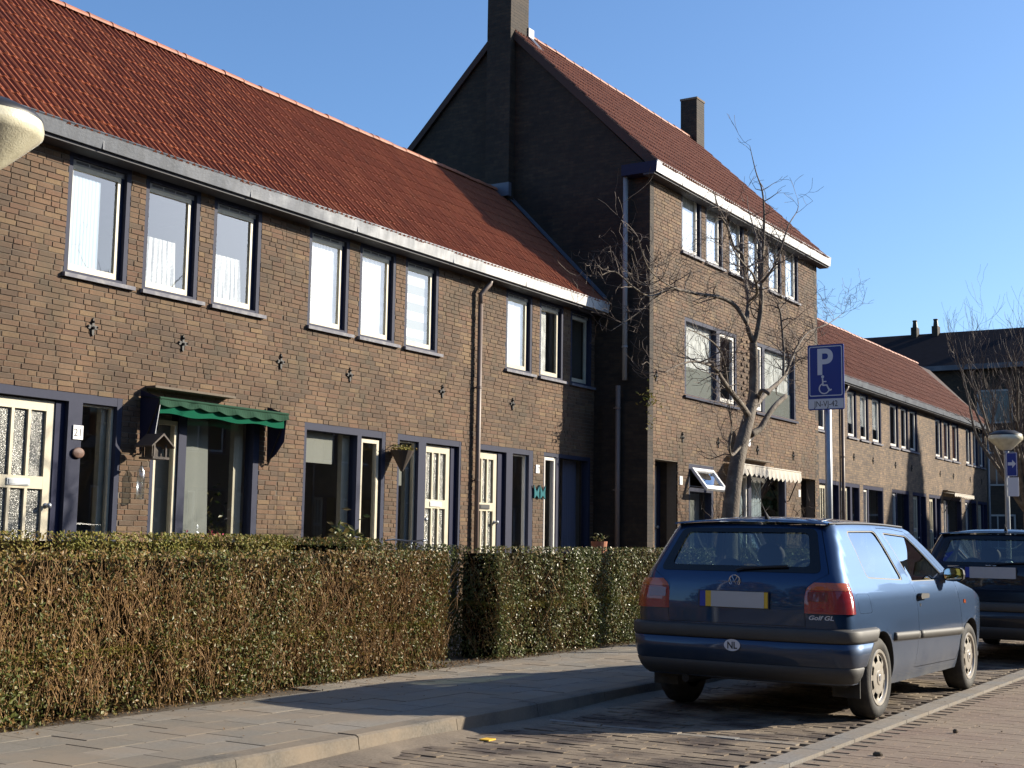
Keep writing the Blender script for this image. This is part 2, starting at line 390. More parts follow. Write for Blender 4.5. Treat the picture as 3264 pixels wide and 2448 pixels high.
# edge strip between bay and road, kerb and pavers: every stone a piece of its own
sm_ = MB().box(-.075, .075, .004, .580, -.06, .012).mesh('edge_stone', M['strip'])
y = 5.6
while y < 24: put(sm_, 'edge_stone', bay, (-2.81 + (y - 8.2) * .02 * 0, y, 0)); y += .585
kb = MB().prism([(-.085, .0), (-.085, .104), (.048, .104), (.068, .094), (.09, -.03)], .003, .997, 'y')
km_ = kb.mesh('kerb_stone', M['kerb'])
y = 2.2
while y < 26: put(km_, 'kerb_stone', walk, (-4.965, y, R.uniform(-.003, .003))); y += 1.0
pv = MB(); pv.add([(.001, .001, 0), (.299, .001, 0), (.299, .299, 0), (.001, .299, 0), (.0035, .0035, .028), (.2965, .0035, .028), (.2965, .2965, .028), (.0035, .2965, .028)],
                  [(4, 5, 6, 7), (0, 1, 5, 4), (1, 2, 6, 5), (2, 3, 7, 6), (3, 0, 4, 7)])
pm_ = pv.mesh('paver', M['paver'])
sd = MB(); vs_ = []; k_ = 0; y = 3.0
while y < 13:
    w1 = .10 + .16 * abs(math.sin(y * 1.3) * math.sin(y * 3.7 + 1)) + .03 * R.random(); vs_ += [(-4.885, y, .020 + .012 * math.sin(y * 2.1)), (-4.882 + w1 * .5, y, .014), (-4.882 + w1, y, -.004)]; k_ += 1; y += .06
sd.add(vs_, [(i * 3 + j, i * 3 + j + 1, i * 3 + j + 4, i * 3 + j + 3) for i in range(k_ - 1) for j in range(2)])
o = sd.build('sand_drift', M['sandbed'], bay, sm=True, fix=False); o['kind'] = 'stuff'
col = 0; cand = []
for col in range(6):
    x = -5.06 - .3 * (col + 1); y = 3.2 + (.15 if col % 2 else 0)
    while y < 24:
        if x > -6.62 - max(0, min(.4, (y - 5) * .085)): cand.append((x, y, .072 + R.uniform(-.0022, .0018)))
        y += .3
cand = sorted([c for c in cand if in_view(c, 300)], key=lambda c: c[0] ** 2 + c[1] ** 2)[:300]
for c in cand: put(pm_, 'paver', walk, c)

# ------------------------------------------------------------------ houses
WX = -11.5           # front of the low rows
def wall_front(root, W, y0, y1, z0, z1, openings, nsep=300, name='wall', thick=.22, geo=True):
    """mortar wall with openings and, proud of it, bricks laid one by one"""
    ys = sorted({y0, y1, *[v for o in openings for v in o[:2]]}); zs = sorted({z0, z1, *[v for o in openings for v in o[2:]]})
    ys = [v for v in ys if y0 <= v <= y1]; zs = [v for v in zs if z0 <= v <= z1]
    b = MB(); xf = W - (.009 if geo else 0)
    for k in range(len(zs) - 1):
        run = None
        for i in range(len(ys) - 1):
            cy, cz = (ys[i] + ys[i + 1]) / 2, (zs[k] + zs[k + 1]) / 2
            solid = not any(o[0] < cy < o[1] and o[2] < cz < o[3] for o in openings)
            if solid: run = [run[0] if run else ys[i], ys[i + 1]]
            if (not solid or i == len(ys) - 2) and run: b.box(W - thick, xf, run[0], run[1], zs[k], zs[k + 1]); run = None
    wall = b.build(name, M['mortar'] if geo else M['brick_y'], root)
    if not geo: return wall
    full = MB().box(-.03, 0, 0, .204, 0, .0498).mesh('brick', M['brick'])
    allb = []; z = z0 + .006; row = 0
    while z + .05 < z1:
        spans = [(y0 + .002, y1 - .002)]
        for o in openings:
            if o[2] < z + .03 < o[3]:
                ns_ = []
                for a, c in spans:
                    if o[1] <= a or o[0] >= c: ns_.append((a, c)); continue
                    if o[0] > a: ns_.append((a, o[0]))
                    if o[1] < c: ns_.append((o[1], c))
                spans = ns_
        for a, c in spans:
            p = a - R.random() * .12
            while p < c:
                ln = .098 if R.random() < .24 else .204; lo, hi = max(p, a), min(p + ln, c); p += ln + .0115
                if hi - lo > .02: allb.append((lo, hi, z + R.uniform(-.0015, .0015), R.uniform(-.003, .003)))
        z += .0608; row += 1
    cands = []
    for t in allb:
        if t[1] - t[0] > .2035 and t[2] > 1.3:
            d = in_view((W, t[0] + .1, t[2]))
            if d: cands.append((d, t))
    cands.sort(key=lambda q: q[0]); keep = {q[1] for q in cands[:nsep]}
    joined = MB()
    for t in allb:
        if t in keep: put(full, 'brick', wall, (W + t[3], t[0], t[2]))
        else:
            x0, x1, a, c, z0_, z1_ = W - .03, W + t[3], t[0], t[1], t[2], t[2] + .0498
            joined.add([(x0, a, z0_), (x1, a, z0_), (x1, c, z0_), (x0, c, z0_), (x0, a, z1_), (x1, a, z1_), (x1, c, z1_), (x0, c, z1_)],
                       [(0, 3, 2, 1), (4, 5, 6, 7), (0, 1, 5, 4), (1, 2, 6, 5), (2, 3, 7, 6)], R.random())
    o = joined.build('bricks', M['bricks'], wall, fix=False); o['kind'] = 'stuff'
    return wall

def tile_shape(S, Nn, w=.2, L=.37, seg=14):
    """double-rolled pantile; local axes: u along the street, v up the slope, n out of the slope"""
    b = MB(); vs = []; Y = Vector((0, 1, 0))
    for v, base in ((0, .032), (L, .014)):
        for i in range(seg + 1):
            u = (w + .012) * i / seg
            h = .030 * max(0.0, .12 + .88 * math.cos(2 * PI * (u - .03) / .1)) + base
            vs.append(Y * u + S * v + Nn * h)
    n = seg + 1
    for i in range(n): vs.append(Vector(vs[i]) - Nn * .02)
    b.add(vs, [(i, i + 1, n + i + 1, n + i) for i in range(seg)] + [(i + 1, i, 2 * n + i, 2 * n + i + 1) for i in range(seg)])
    return b
def pitched(root, xe, ze, xr, zr, xb, zb, y0, y1, nsep, kind='', rowlen=.31, hip=None, jitter=1):
    """roof slab with underlay, then every tile of the street slope and the ridge tiles"""
    t = .06
    b = MB().prism([(xe, ze - .02), (xr, zr - .02), (xb, zb - .02), (xb, zb - .02 - t), (xr, zr - .02 - t * 1.3), (xe, ze - .02 - t)], y0, y1, 'y')
    roof = b.build('roof', M['felt'], root)
    S = Vector((xr - xe, 0, zr - ze)); Ls = S.length; S.normalize(); Nn = Vector((S.z, 0, -S.x))
    shp = tile_shape(S, Nn); me = shp.mesh('roof_tile', M['tile' + kind], fix=False)
    rows = int(round(Ls / rowlen)); rl = Ls / rows; ncol = int(round((y1 - y0) / .2)); w = (y1 - y0) / ncol
    pl = []
    for r in range(rows):
        for c in range(ncol):
            if hip and y0 + (c + 1) * w > y1 - hip * (r + .5) / rows: continue
            p = Vector((xe, y0 + c * w, ze)) + S * (r * rl - .05)
            pl.append(tuple(p + S * R.uniform(-.006, .006) * jitter + Nn * R.uniform(-.003, .004) * jitter))
    cand = sorted([(in_view(p), p) for p in pl if in_view(p)], key=lambda q: q[0])[:nsep]; keep = {q[1] for q in cand}
    J = MB()
    for p in pl:
        if p in keep: put(me, 'roof_tile', roof, p)
        else: J.add([Vector(v) + Vector(p) for v in shp.v], shp.f, R.random())
    if J.f: o = J.build('roof_tiles', M['tiles' + kind], roof, fix=False); o['kind'] = 'stuff'
    rb = MB(); vs = []
    for yy, r_ in ((0, .098), (.03, .098), (.031, .092), (.42, .088)):
        for i in range(9): a = PI * i / 8; vs.append((-math.cos(a) * r_, yy, math.sin(a) * r_ * .9))
    rb.add(vs, [(k * 9 + i, k * 9 + i + 1, (k + 1) * 9 + i + 1, (k + 1) * 9 + i) for k in range(3) for i in range(8)] + [tuple(range(9))])
    rm = rb.mesh('ridge_tile', M['ridge'], sm=False); y = y0
    while y < y1 - (hip or 0) - .1: put(rm, 'ridge_tile', roof, (xr, y, zr + .0 + R.uniform(-.006, .006))); y += .385
    return roof
def gutter(root, W, z, y0, y1, m, over=.30, drop=.17, soff=True):
    b = MB(); b.prism([(W + .05, z - drop), (W + over - .02, z - drop), (W + over, z - .02), (W + over + .006, z), (W + over - .012, z), (W + over - .034, z - drop + .02), (W + .05, z - drop + .02)], y0, y1, 'y')
    b.tube([(W + over, y0 + .001, z), (W + over, y1 - .001, z)], .011, 6)
    o = b.build('gutter', m, root)
    b = MB(); y = y0 + 1.1
    while y < y1: b.box(W + over - .03, W + over - .0075, y, y + .02, z - drop - .002, z - .03); y += 2.3
    b.build('gutter_joint', m, o)
    if soff: MB().box(W - .01, W + over - .06, y0, y1, z - drop - .035, z - drop - .004).build('soffit', M['soffit'], root)
    return o
def anchor(root, W, y, z):
    b = MB(); k = .62; Y0_, Z0_ = y, z; y = 0; z = 0
    b.prism([(y - .022, z - .13), (y, z - .17), (y + .022, z - .13), (y + .03, z), (y + .018, z + .10), (y, z + .16), (y - .018, z + .10), (y - .03, z)], W + .004, W + .03, 'x')
    b.prism([(y - .11, z - .01), (y - .095, z - .04), (y + .095, z - .04), (y + .11, z - .01), (y + .095, z + .03), (y - .095, z + .03)], W + .006, W + .022, 'x')
    b.ball((W + .035, y, z + .09), .022, 8, 5); b.ball((W + .035, y, z - .02), .03, 8, 5)
    for s in (-1, 1): b.ball((W + .024, y + s * .1, z), .018, 6, 4)
    b.v = [(W + (p[0] - W) * k, Y0_ + p[1] * k, Z0_ + p[2] * k) for p in b.v]
    return b.build('wall_anchor', M['iron'], root, sm=False)
def downpipe(root, x, y, z0, z1, m, W, r=.04, top=None):
    b = MB()
    if top: b.tube([(top, y + .16, z1 + .16), (top - .02, y + .15, z1 + .06), (x + .05, y + .03, z1 - .06), (x, y, z1 - .12), (x, y, z1 - .3)], r, 10)
    b.tube([(x, y, z1 - .28 if top else z1), (x, y, z0)], r, 10)
    o = b.build('downpipe', m, root, sm=True)
    z = z0 + .6
    while z < z1 - .3:
        MB().lathe([(r + .002, -.02), (r + .008, -.018), (r + .008, .018), (r + .002, .02)], (x, y, z), 10).box(W - .01, x, y - .008, y + .008, z - .01, z + .01).build('pipe_clip', m, o); z += 1.45
    return o
def pane(parent, x, y0, y1, z0, z1, m='glass'):
    b = MB(); b.add([(x, y0, z0), (x, y1, z0), (x, y1, z1), (x, y0, z1)], [(0, 1, 2, 3)])
    return b.build('pane', M[m], parent, fix=False)
def sash(part, x0, x1, y0, y1, z0, z1, m, side=.042, bot=.075, top=.05, g='glass', name='sash'):
    b = MB(); b.box(x0, x1, y0, y0 + side, z0, z1).box(x0, x1, y1 - side, y1, z0, z1).box(x0, x1 - .001, y0 + side, y1 - side, z0, z0 + bot).box(x0, x1 - .001, y0 + side, y1 - side, z1 - top, z1)
    s = b.build(name, M[m], part)
    if g: pane(part, (x0 + x1) / 2, y0 + side - .005, y1 - side + .005, z0 + bot - .005, z1 - top + .005, g)
    return s
def frame(root, W, y0, y1, z0, z1, posts=(), fm='blue', fl=.055, fr=.06, head=.05, bot=.03, back=.14, proud=-.004, name='window'):
    b = MB(); a, c = W - back, W + proud
    b.box(a, c, y0, y0 + fl, z0, z1).box(a, c, y1 - fr, y1, z0, z1).box(a, c - .002, y0 + fl, y1 - fr, z1 - head, z1).box(a, c - .002, y0 + fl, y1 - fr, z0, z0 + bot)
    for p, q in posts: b.box(a, c - .001, p, q, z0 + bot, z1 - head)
    return b.build(name, M[fm], root)
def sill(part, W, y0, y1, z, m='sill', h=.055, out=.05):
    b = MB(); b.prism([(W - .06, z), (W - .06, z - h + .01), (W + out, z - h), (W + out, z - .012)], y0, y1, 'y')
    return b.build('sill', M[m], part)
def upper_window(root, W, y0, y1, z0, z1, fm='blue', sm='cream', vent=True, sm2='sill', g='glass', ext=(.02, .09)):
    f = frame(root, W, y0, y1, z0, z1, fm=fm)
    sash(f, W - .10, W - .055, y0 + .058, y1 - .105, z0 + .032, z1 - .11 if vent else z1 - .055, sm, g=g)
    MB().box(W - .10, W - .055, y1 - .104, y1 - .062, z0 + .03, z1 - .05).build('jamb', M['navy'], f)
    if vent:
        b = MB().box(W - .10, W - .05, y0 + .06, y1 - .064, z1 - .108, z1 - .052)
        v = b.build('vent', M['vent'], f)
        b = MB(); n = 3; w = (y1 - y0 - .3) / n
        for i in range(n): b.box(W - .05, W - .048, y0 + .13 + i * w, y0 + .11 + (i + 1) * w, z1 - .093, z1 - .066)
        b.build('vent_slot', M['dark'], v)
    sill(f, W, y0 - ext[0], y1 + ext[1], z0 + .002, sm2)
    return f
def curtain(label, x, y0, y1, z0, z1, m, folds=8, amp=.012, flare=0.0, name='curtain', group=None, cat='curtain'):
    b = MB(); n = folds * 4; vs = []; ph = R.random() * 6
    for k, z in enumerate((z0, (z0 + z1) / 2, z1)):
        for i in range(n + 1):
            t = i / n; a = amp * (1.3 - .4 * k)
            vs.append((x + a * math.sin(ph + t * folds * 2 * PI + .6 * math.sin(k + t * 9)), y0 + (y1 - y0) * t + flare * (1 - k / 2) * (t - .3), z))
    n1 = n + 1; b.add(vs, [(k * n1 + i, k * n1 + i + 1, (k + 1) * n1 + i + 1, (k + 1) * n1 + i) for k in range(2) for i in range(n)])
    o = b.build(name, M[m], at=(x, (y0 + y1) / 2, z0), sm=True, fix=False)
    return tag(o, label, cat, group)
def door(root, W, y0, y1, z0, z1, m='cream', x=None, knob='right', cols=3, mid=(1.69, 1.82), slot='steel', g='frost', low=.75):
    x1 = (W - .06) if x is None else x; x0 = x1 - .045
    w = (y1 - y0); st = .10; b = MB()
    b.box(x0, x1, y0, y0 + st, z0, z1).box(x0, x1, y1 - st, y1, z0, z1)
    b.box(x0, x1 - .001, y0 + st, y1 - st, z1 - .11, z1).box(x0, x1 - .001, y0 + st, y1 - st, mid[0], mid[1]).box(x0, x1 - .001, y0 + st, y1 - st, z0, low)
    cw = (w - 2 * st); mu = .035
    for i in range(1, cols):
        yc = y0 + st + cw * i / cols; b.box(x0, x1 - .002, yc - mu / 2, yc + mu / 2, low, mid[0]).box(x0, x1 - .002, yc - mu / 2, yc + mu / 2, mid[1], z1 - .11)
    d = b.build('door', M[m], root)
    for i in range(cols):
        a = y0 + st + cw * i / cols; c = y0 + st + cw * (i + 1) / cols
        for zz in ((low, mid[0]), (mid[1], z1 - .11)): pane(d, x1 - .03, a, c, zz[0], zz[1], g)
    if slot:
        yc = (y0 + y1) / 2; zc = (mid[0] + mid[1]) / 2
        MB().box(x1 - .005, x1 + .012, yc - .14, yc + .14, zc - .035, zc + .035).box(x1 + .012, x1 + .018, yc - .12, yc + .12, zc - .024, zc + .024).build('letter_slot', M[slot], d)
    ky = y1 - .05 if knob == 'right' else y0 + .05
    MB().lathe([(.03, 0), (.03, .008), (.012, .01), (.012, .04), (.028, .05), (.030, .065), (.018, .078), (0, .08)], (x1, ky, 1.52), 12, 'x').build('door_knob', M['steel'], d, sm=True)
    return d
def plate_number(txt, x, y, z, w, h, label):
    r = empty('house_number', (x, y, z - h / 2))
    MB().box(x - .004, x + .006, y - w / 2, y + w / 2, z - h / 2, z + h / 2).build('plate', M['pvc'], r)
    t = text(txt, h * .78, M['dark'], r); t.location = (.0075, -w * .02, h * .22); t.rotation_euler = (PI / 2, 0, PI / 2)
    return tag(r, label, 'house number')
def text(txt, size, m, parent, ext=.0006, bold=0.0, align='CENTER', shear=0):
    c = bpy.data.curves.new('lettering', 'FONT'); c.body = txt; c.size = size; c.align_x = align; c.extrude = ext; c.offset = bold; c.shear = shear
    tmp = bpy.data.objects.new('lettering', c); C.objects.link(tmp); bpy.context.view_layer.update()
    me = bpy.data.meshes.new_from_object(tmp); bpy.data.objects.remove(tmp); me.materials.clear(); me.materials.append(m)
    o = bpy.data.objects.new('lettering', me); link(o, parent); return o

XR, ZR, XB, ZE = -13.56, 7.86, -15.92, 5.50
def shell(root, W, y0, y1, xr, zr, xb, ze, left=True, right=True, floors=(3.0,)):
    b = MB(); zt = ze - .35
    sec = [(W - .225, .05), (W - .225, zt + .1), (xr, zr - .15), (xb + .3, zt + .1), (xb + .3, .05)]
    if left: b.prism(sec, y0 + .003, y0 + .1, 'y')
    if right: b.prism(sec, y1 - .1, y1 - .003, 'y')
    b.box(xb + .25, xb + .32, y0 + .003, y1 - .003, .04, zt)
    for f in floors: b.box(xb + .32, W - .23, y0 + .1, y1 - .1, f - .1, f + .1)
    b.box(xb + .32, W - .23, y0 + .1, y1 - .1, .04, .2); b.box(xb + .32, W - .23, y0 + .1, y1 - .1, ze - .05, ze)
    return b.build('inner_wall', M['room'], root)

def low_house(name, label, y0, y1, openings, gm, over=.30, nb=300, nt=300, dz=0.0, kind='', geo=True, hip=None, left=True, right=True):
    r = empty(name, (WX, (y0 + y1) / 2, 0)); tag(r, label, 'house', 'low brick terrace houses')
    wall_front(r, WX, y0, y1, .05, 5.36 + dz, openings, nb, geo=geo)
    pitched(r, WX + over - .06, ZE + .02 + dz, XR, ZR + dz, XB, ZE + dz, y0, y1, nt, kind, hip=hip)
    gutter(r, WX, 5.53 + dz, y0, y1, gm, over)
    shell(r, WX, y0, y1, XR, ZR + dz, XB, ZE + dz, left, right)
    return r
UP = [(9.30, 10.17), (10.39, 11.25), (11.48, 12.32)]; UPB = [(13.24, 14.08), (14.31, 15.14), (15.37, 16.21)]; UPC = [(18.12, 18.95), (19.19, 20.0), (20.26, 21.03)]
Z0, Z1 = 4.01, 5.325
# house with the green awning (number 21)
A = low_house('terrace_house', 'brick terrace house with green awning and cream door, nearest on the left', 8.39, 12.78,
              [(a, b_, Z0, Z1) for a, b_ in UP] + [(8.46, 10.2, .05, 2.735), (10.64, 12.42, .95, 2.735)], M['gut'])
for a, b_ in UP: upper_window(A, WX, a, b_, Z0, Z1, sm2='sill')
f = frame(A, WX, 8.46, 10.2, .12, 2.735, [(9.47, 9.655)], name='door_frame', head=.10, fr=.07)
door(A, WX, 8.525, 9.345, .2, 2.62, x=WX - .075)
MB().box(WX - .13, WX - .06, 9.348, 9.468, .2, 2.63).build('jamb', M['navy'], f)
sash(f, WX - .12, WX - .06, 9.66, 10.125, .2, 2.63, 'cream', side=.03, bot=.3, top=.02)
MB().box(WX - .22, WX - .15, 10.035, 10.125, .2, 2.63).build('stop_board', M['cream'], f)
f = frame(A, WX, 10.64, 12.42, .95, 2.735, [(11.07, 11.19)], head=.10, fr=.10, fl=.05)
sash(f, WX - .10, WX - .03, 10.70, 11.065, 1.0, 2.55, 'cream', side=.045)
pane(f, WX - .08, 11.19, 12.32, .99, 2.64); MB().box(WX - .22, WX - .15, 12.13, 12.28, .99, 2.63).build('stop_board', M['cream'], f)
sill(f, WX, 10.6, 12.46, .955, 'blue')
for y, z in ((9.72, 3.47), (11.05, 3.47), (12.75, 3.46)): anchor(A, WX, y, z)
# house with the big dark window and hanging basket
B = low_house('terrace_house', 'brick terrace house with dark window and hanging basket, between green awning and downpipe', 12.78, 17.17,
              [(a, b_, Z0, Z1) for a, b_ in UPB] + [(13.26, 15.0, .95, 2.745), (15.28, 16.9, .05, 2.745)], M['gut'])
for a, b_ in UPB: upper_window(B, WX, a, b_, Z0, Z1)
f = frame(B, WX, 13.26, 15.0, .95, 2.745, [(14.37, 14.46)], head=.11, fl=.05, fr=.08)
MB().box(WX - .22, WX - .15, 14.22, 14.37, 1.0, 2.64).build('stop_board', M['cream'], f)
pane(f, WX - .08, 13.3, 14.37, .98, 2.64); sash(f, WX - .10, WX - .03, 14.47, 14.88, 1.0, 2.60, 'cream', side=.05)
sill(f, WX, 13.22, 15.05, .955, 'blue')
f = frame(B, WX, 15.28, 16.9, .12, 2.745, [(15.80, 15.985)], name='door_frame', head=.10, fl=.05, fr=.05)
sash(f, WX - .12, WX - .06, 15.33, 15.79, .2, 2.64, 'cream', side=.03, bot=.3, top=.02)
MB().box(WX - .22, WX - .15, 15.68, 15.79, .2, 2.64).build('stop_board', M['greycloth'], f)
door(B, WX, 15.99, 16.70, .2, 2.63, x=WX - .075, knob='left', slot='pvc'); MB().box(WX - .13, WX - .06, 16.705, 16.85, .2, 2.64).build('jamb', M['navy'], f)
for y, z in ((14.15, 3.45), (16.35, 3.45)): anchor(B, WX, y, z)
downpipe(B, WX + .075, 17.245, .1, 5.2, M['pipeb'], WX, .04, WX + .17)
# house beside the tall house
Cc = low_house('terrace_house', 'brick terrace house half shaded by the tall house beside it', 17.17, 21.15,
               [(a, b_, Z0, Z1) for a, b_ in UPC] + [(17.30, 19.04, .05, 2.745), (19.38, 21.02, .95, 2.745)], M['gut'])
for a, b_ in UPC: upper_window(Cc, WX, a, b_, Z0, Z1)
f = frame(Cc, WX, 17.30, 19.04, .12, 2.745, [(18.21, 18.40)], name='door_frame', head=.10, fl=.03, fr=.13)
door(Cc, WX, 17.335, 18.03, .2, 2.62, x=WX - .075, knob='right', slot='dark'); MB().box(WX - .13, WX - .06, 18.035, 18.205, .2, 2.64).build('jamb', M['navy'], f)
sash(f, WX - .12, WX - .06, 18.405, 18.905, .2, 2.64, 'creamw', side=.03, bot=.3, top=.02)
f = frame(Cc, WX, 19.38, 21.02, .95, 2.745, [(19.81, 19.92)], head=.08, fl=.03)
sash(f, WX - .10, WX - .02, 19.415, 19.805, 1.0, 2.65, 'creamw', side=.05); pane(f, WX - .08, 19.92, 20.95, .98, 2.66)
sill(f, WX, 19.34, 21.06, .955, 'blue')
for y, z in ((18.35, 3.45),): anchor(Cc, WX, y, z)
# neighbour just beyond the left edge of the picture
Zh = low_house('terrace_house', 'brick terrace house at the left edge, only its roof tiles and gutter in view', 4.0, 8.39,
               [(a - 4.39, b_ - 4.39, Z0, Z1) for a, b_ in [(9.0, 9.85), (10.1, 10.95), (11.2, 12.05)]] + [(4.4, 6.1, .95, 2.735), (6.5, 8.32, .05, 2.735)], M['gut'], nb=0, nt=40)
for a, b_ in [(9.0, 9.85), (10.1, 10.95), (11.2, 12.05)]: upper_window(Zh, WX, a - 4.39, b_ - 4.39, Z0, Z1)
f = frame(Zh, WX, 4.4, 6.1, .95, 2.735, [(5.5, 5.6)]); pane(f, WX - .08, 4.45, 5.5, .98, 2.68); sash(f, WX - .1, WX - .03, 5.61, 6.03, 1.0, 2.65, 'cream')
f = frame(Zh, WX, 6.5, 8.32, .12, 2.735, [(7.2, 7.4)], name='door_frame'); pane(f, WX - .08, 6.55, 7.2, .2, 2.68); door(Zh, WX, 7.42, 8.24, .2, 2.64, x=WX - .075)

# ------------------------------------------------------------------ the tall house
TX, TY0, TY1 = -10.4, 21.16, 30.05
T = empty('tall_house', (TX, 25.6, 0)); tag(T, 'three-storey brick house with dark gable and tall chimney, taller than the terrace', 'house')
TOP = [(22.50, 23.42), (23.62, 24.48), (24.78, 25.58), (25.78, 26.58), (26.94, 27.74), (27.95, 28.80)]
ops = [(a, b_, 6.70, 7.93) for a, b_ in TOP] + [(22.64, 25.15, 3.98, 5.46), (26.16, 28.55, 3.98, 5.46), (21.39, 22.34, .05, 2.71), (22.83, 23.97, .95, 2.71), (24.66, 27.93, .9, 2.72), (28.85, 29.79, .05, 2.73)]
wall = wall_front(T, TX, TY0 + .15, TY1, .05, 8.0, ops, 300)
gx, gz, bx_ = -13.57, 11.30, -17.0
sec = [(TX, .05), (TX, 7.95), (gx, gz - .12), (bx_ + .25, 7.95), (bx_ + .25, .05)]
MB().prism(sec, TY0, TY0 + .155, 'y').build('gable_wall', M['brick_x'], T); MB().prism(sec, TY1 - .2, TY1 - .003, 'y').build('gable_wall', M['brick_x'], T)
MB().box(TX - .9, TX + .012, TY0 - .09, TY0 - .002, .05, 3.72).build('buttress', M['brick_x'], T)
pitched(T, TX + .22, 7.98, gx, gz, bx_, 7.98, TY0 - .06, TY1 + .06, 300, '2')
gutter(T, TX, 8.0, TY0 - .26, TY1 + .25, M['white'], .27, .20)
MB().box(TX - .45, TX + .25, TY0 - .262, TY0 + .05, 7.80, 8.0).build('gutter_box', M['navy'], T)
b = MB().box(bx_ + .25, bx_ + .32, TY0 + .16, TY1 - .2, .04, 7.9)
for z in (2.95, 5.9, 8.0): b.box(bx_ + .32, TX - .23, TY0 + .16, TY1 - .2, z - .1, z + .1 if z < 7 else z)
b.box(bx_ + .32, TX - .23, TY0 + .16, TY1 - .2, .04, .2)
b.build('inner_wall', M['room'], T)
MB().prism([(gx - 3.4, 7.9 + .02), (gx, gz + .03), (TX + .25, 7.98)][::-1] + [(gx - 3.4, 7.75), (gx, gz - .14), (TX + .2, 7.80)], TY0 - .075, TY0 - .062, 'y').build('verge', M['felt'], T)
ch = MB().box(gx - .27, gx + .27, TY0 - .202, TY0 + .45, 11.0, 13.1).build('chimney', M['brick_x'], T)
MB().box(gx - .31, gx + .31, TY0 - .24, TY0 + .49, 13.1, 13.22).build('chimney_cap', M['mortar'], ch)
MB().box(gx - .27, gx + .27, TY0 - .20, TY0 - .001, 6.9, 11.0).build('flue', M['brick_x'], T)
MB().prism([(gx + .27, 10.98), (gx + .50, 10.80), (gx + .52, 10.86), (gx + .30, 11.12), (gx + .30, 11.3), (gx + .27, 11.3)], TY0 + .42, TY0 + .62, 'y').build('flashing', M['lead'], ch)
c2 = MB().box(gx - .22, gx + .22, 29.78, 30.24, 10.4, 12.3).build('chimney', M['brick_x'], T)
MB().box(gx - .235, gx + .235, 29.765, 30.255, 12.3, 12.35).build('chimney_cap', M['mortar'], c2)
for a, b_ in TOP: upper_window(T, TX, a, b_, 6.70, 7.93, sm='creamw', vent=False, ext=(.02, .05))
for (a, b_, p, q, side) in ((22.64, 25.15, 24.14, 24.30, 1), (26.16, 28.55, 26.56, 26.70, 0)):
    f = frame(T, TX, a, b_, 3.98, 5.46, [(p, q)], head=.07, fl=.07, fr=.07)
    (s0, s1, g0, g1) = (q, b_ - .08, a + .07, p) if side else (a + .08, p, q, b_ - .07)
    sash(f, TX - .10, TX - .03, s0 + .01, s1 - .01, 4.03, 5.38, 'creamw', side=.06); pane(f, TX - .08, g0, g1, 4.01, 5.39)
    b = MB(); b.add([(TX - .085, g0, 4.01), (TX - .085, g1, 4.01), (TX - .085, g1, 4.55), (TX - .085, g0, 4.55)], [(0, 1, 2, 3)]); b.build('frosted_film', M['greycloth'], f, fix=False)
    sill(f, TX, a - .05, b_ + .06, 3.985, 'blue')
for i in range(11):
    for j in range(2):
        put(MB().box(0, .024, 0, .1, 0, .0498).mesh('relief_brick', M['brick']) if i + j == 0 else bpy.data.meshes['relief_brick'], 'relief_brick', wall, (TX, 25.38 + j * .3 + (.12 if i % 2 else 0), 4.12 + i * .125))
# recessed front doors
for (a, b_, dm, kn) in ((21.39, 22.34, 'creamw', 'right'), (28.85, 29.79, 'navy', 'left')):
    f = frame(T, TX - .35, a, b_, .12, 2.71, [], fm='navy', name='door_frame', head=.06); door(T, TX, a + .06, b_ - .07, .2, 2.64, dm, x=TX - .40, knob=kn, cols=2, low=.6)
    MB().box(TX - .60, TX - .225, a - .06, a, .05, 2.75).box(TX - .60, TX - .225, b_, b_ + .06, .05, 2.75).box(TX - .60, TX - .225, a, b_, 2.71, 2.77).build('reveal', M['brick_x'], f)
f = frame(T, TX, 22.83, 23.97, .95, 2.71, [], head=.09, fl=.05, fr=.09); MB().box(TX - .12, TX - .005, 22.88, 23.88, 2.20, 2.27).build('transom', M['blue'], f)
pane(f, TX - .08, 22.88, 23.88, .98, 2.2); sill(f, TX, 22.8, 24.0, .955, 'blue')
# top-hung sash, pushed open
def tilt_sash():
    b = MB(); y0, y1, x0, z0 = 22.89, 23.87, TX + .005, 2.61; L, al = .50, math.radians(38)
    d = Vector((math.sin(al), 0, -math.cos(al))); n = Vector((math.cos(al), 0, math.sin(al))); o0 = Vector((x0, 0, z0))
    def slab(u0, u1, v0, v1, t0, t1):
        vs = [o0 + d * v + n * t + Vector((0, u, 0)) for t in (t0, t1) for v in (v0, v1) for u in (u0, u1)]
        b.add(vs, [(0, 1, 3, 2), (4, 6, 7, 5), (0, 4, 5, 1), (2, 3, 7, 6), (0, 2, 6, 4), (1, 5, 7, 3)])
    slab(y0, y1, 0, .06, 0, .05); slab(y0, y1, L - .09, L, 0, .05); slab(y0, y0 + .07, .06, L - .09, 0, .05); slab(y1 - .07, y1, .06, L - .09, 0, .05)
    s = b.build('opened_sash', M['pvc'], f)
    g = MB(); g.add([o0 + d * v + n * .02 + Vector((0, u, 0)) for v in (.06, L - .09) for u in (y0 + .07, y1 - .07)], [(0, 1, 3, 2)]); g.build('pane', M['glass'], s, fix=False)
    MB().tube([(TX - .03, y0 + .02, 2.3), (TX + .27, y0 + .02, 2.27)], .008, 5).build('stay', M['steel'], s)
tilt_sash()
f = frame(T, TX, 24.66, 27.93, .9, 2.72, [(25.75, 25.92)], head=.09, fl=.06, fr=.09)
pane(f, TX - .08, 25.92, 27.84, .95, 2.62); sash(f, TX - .1, TX - .03, 24.73, 25.74, .95, 2.62, 'creamw', side=.06); sill(f, TX, 24.62, 27.97, .905, 'blue')
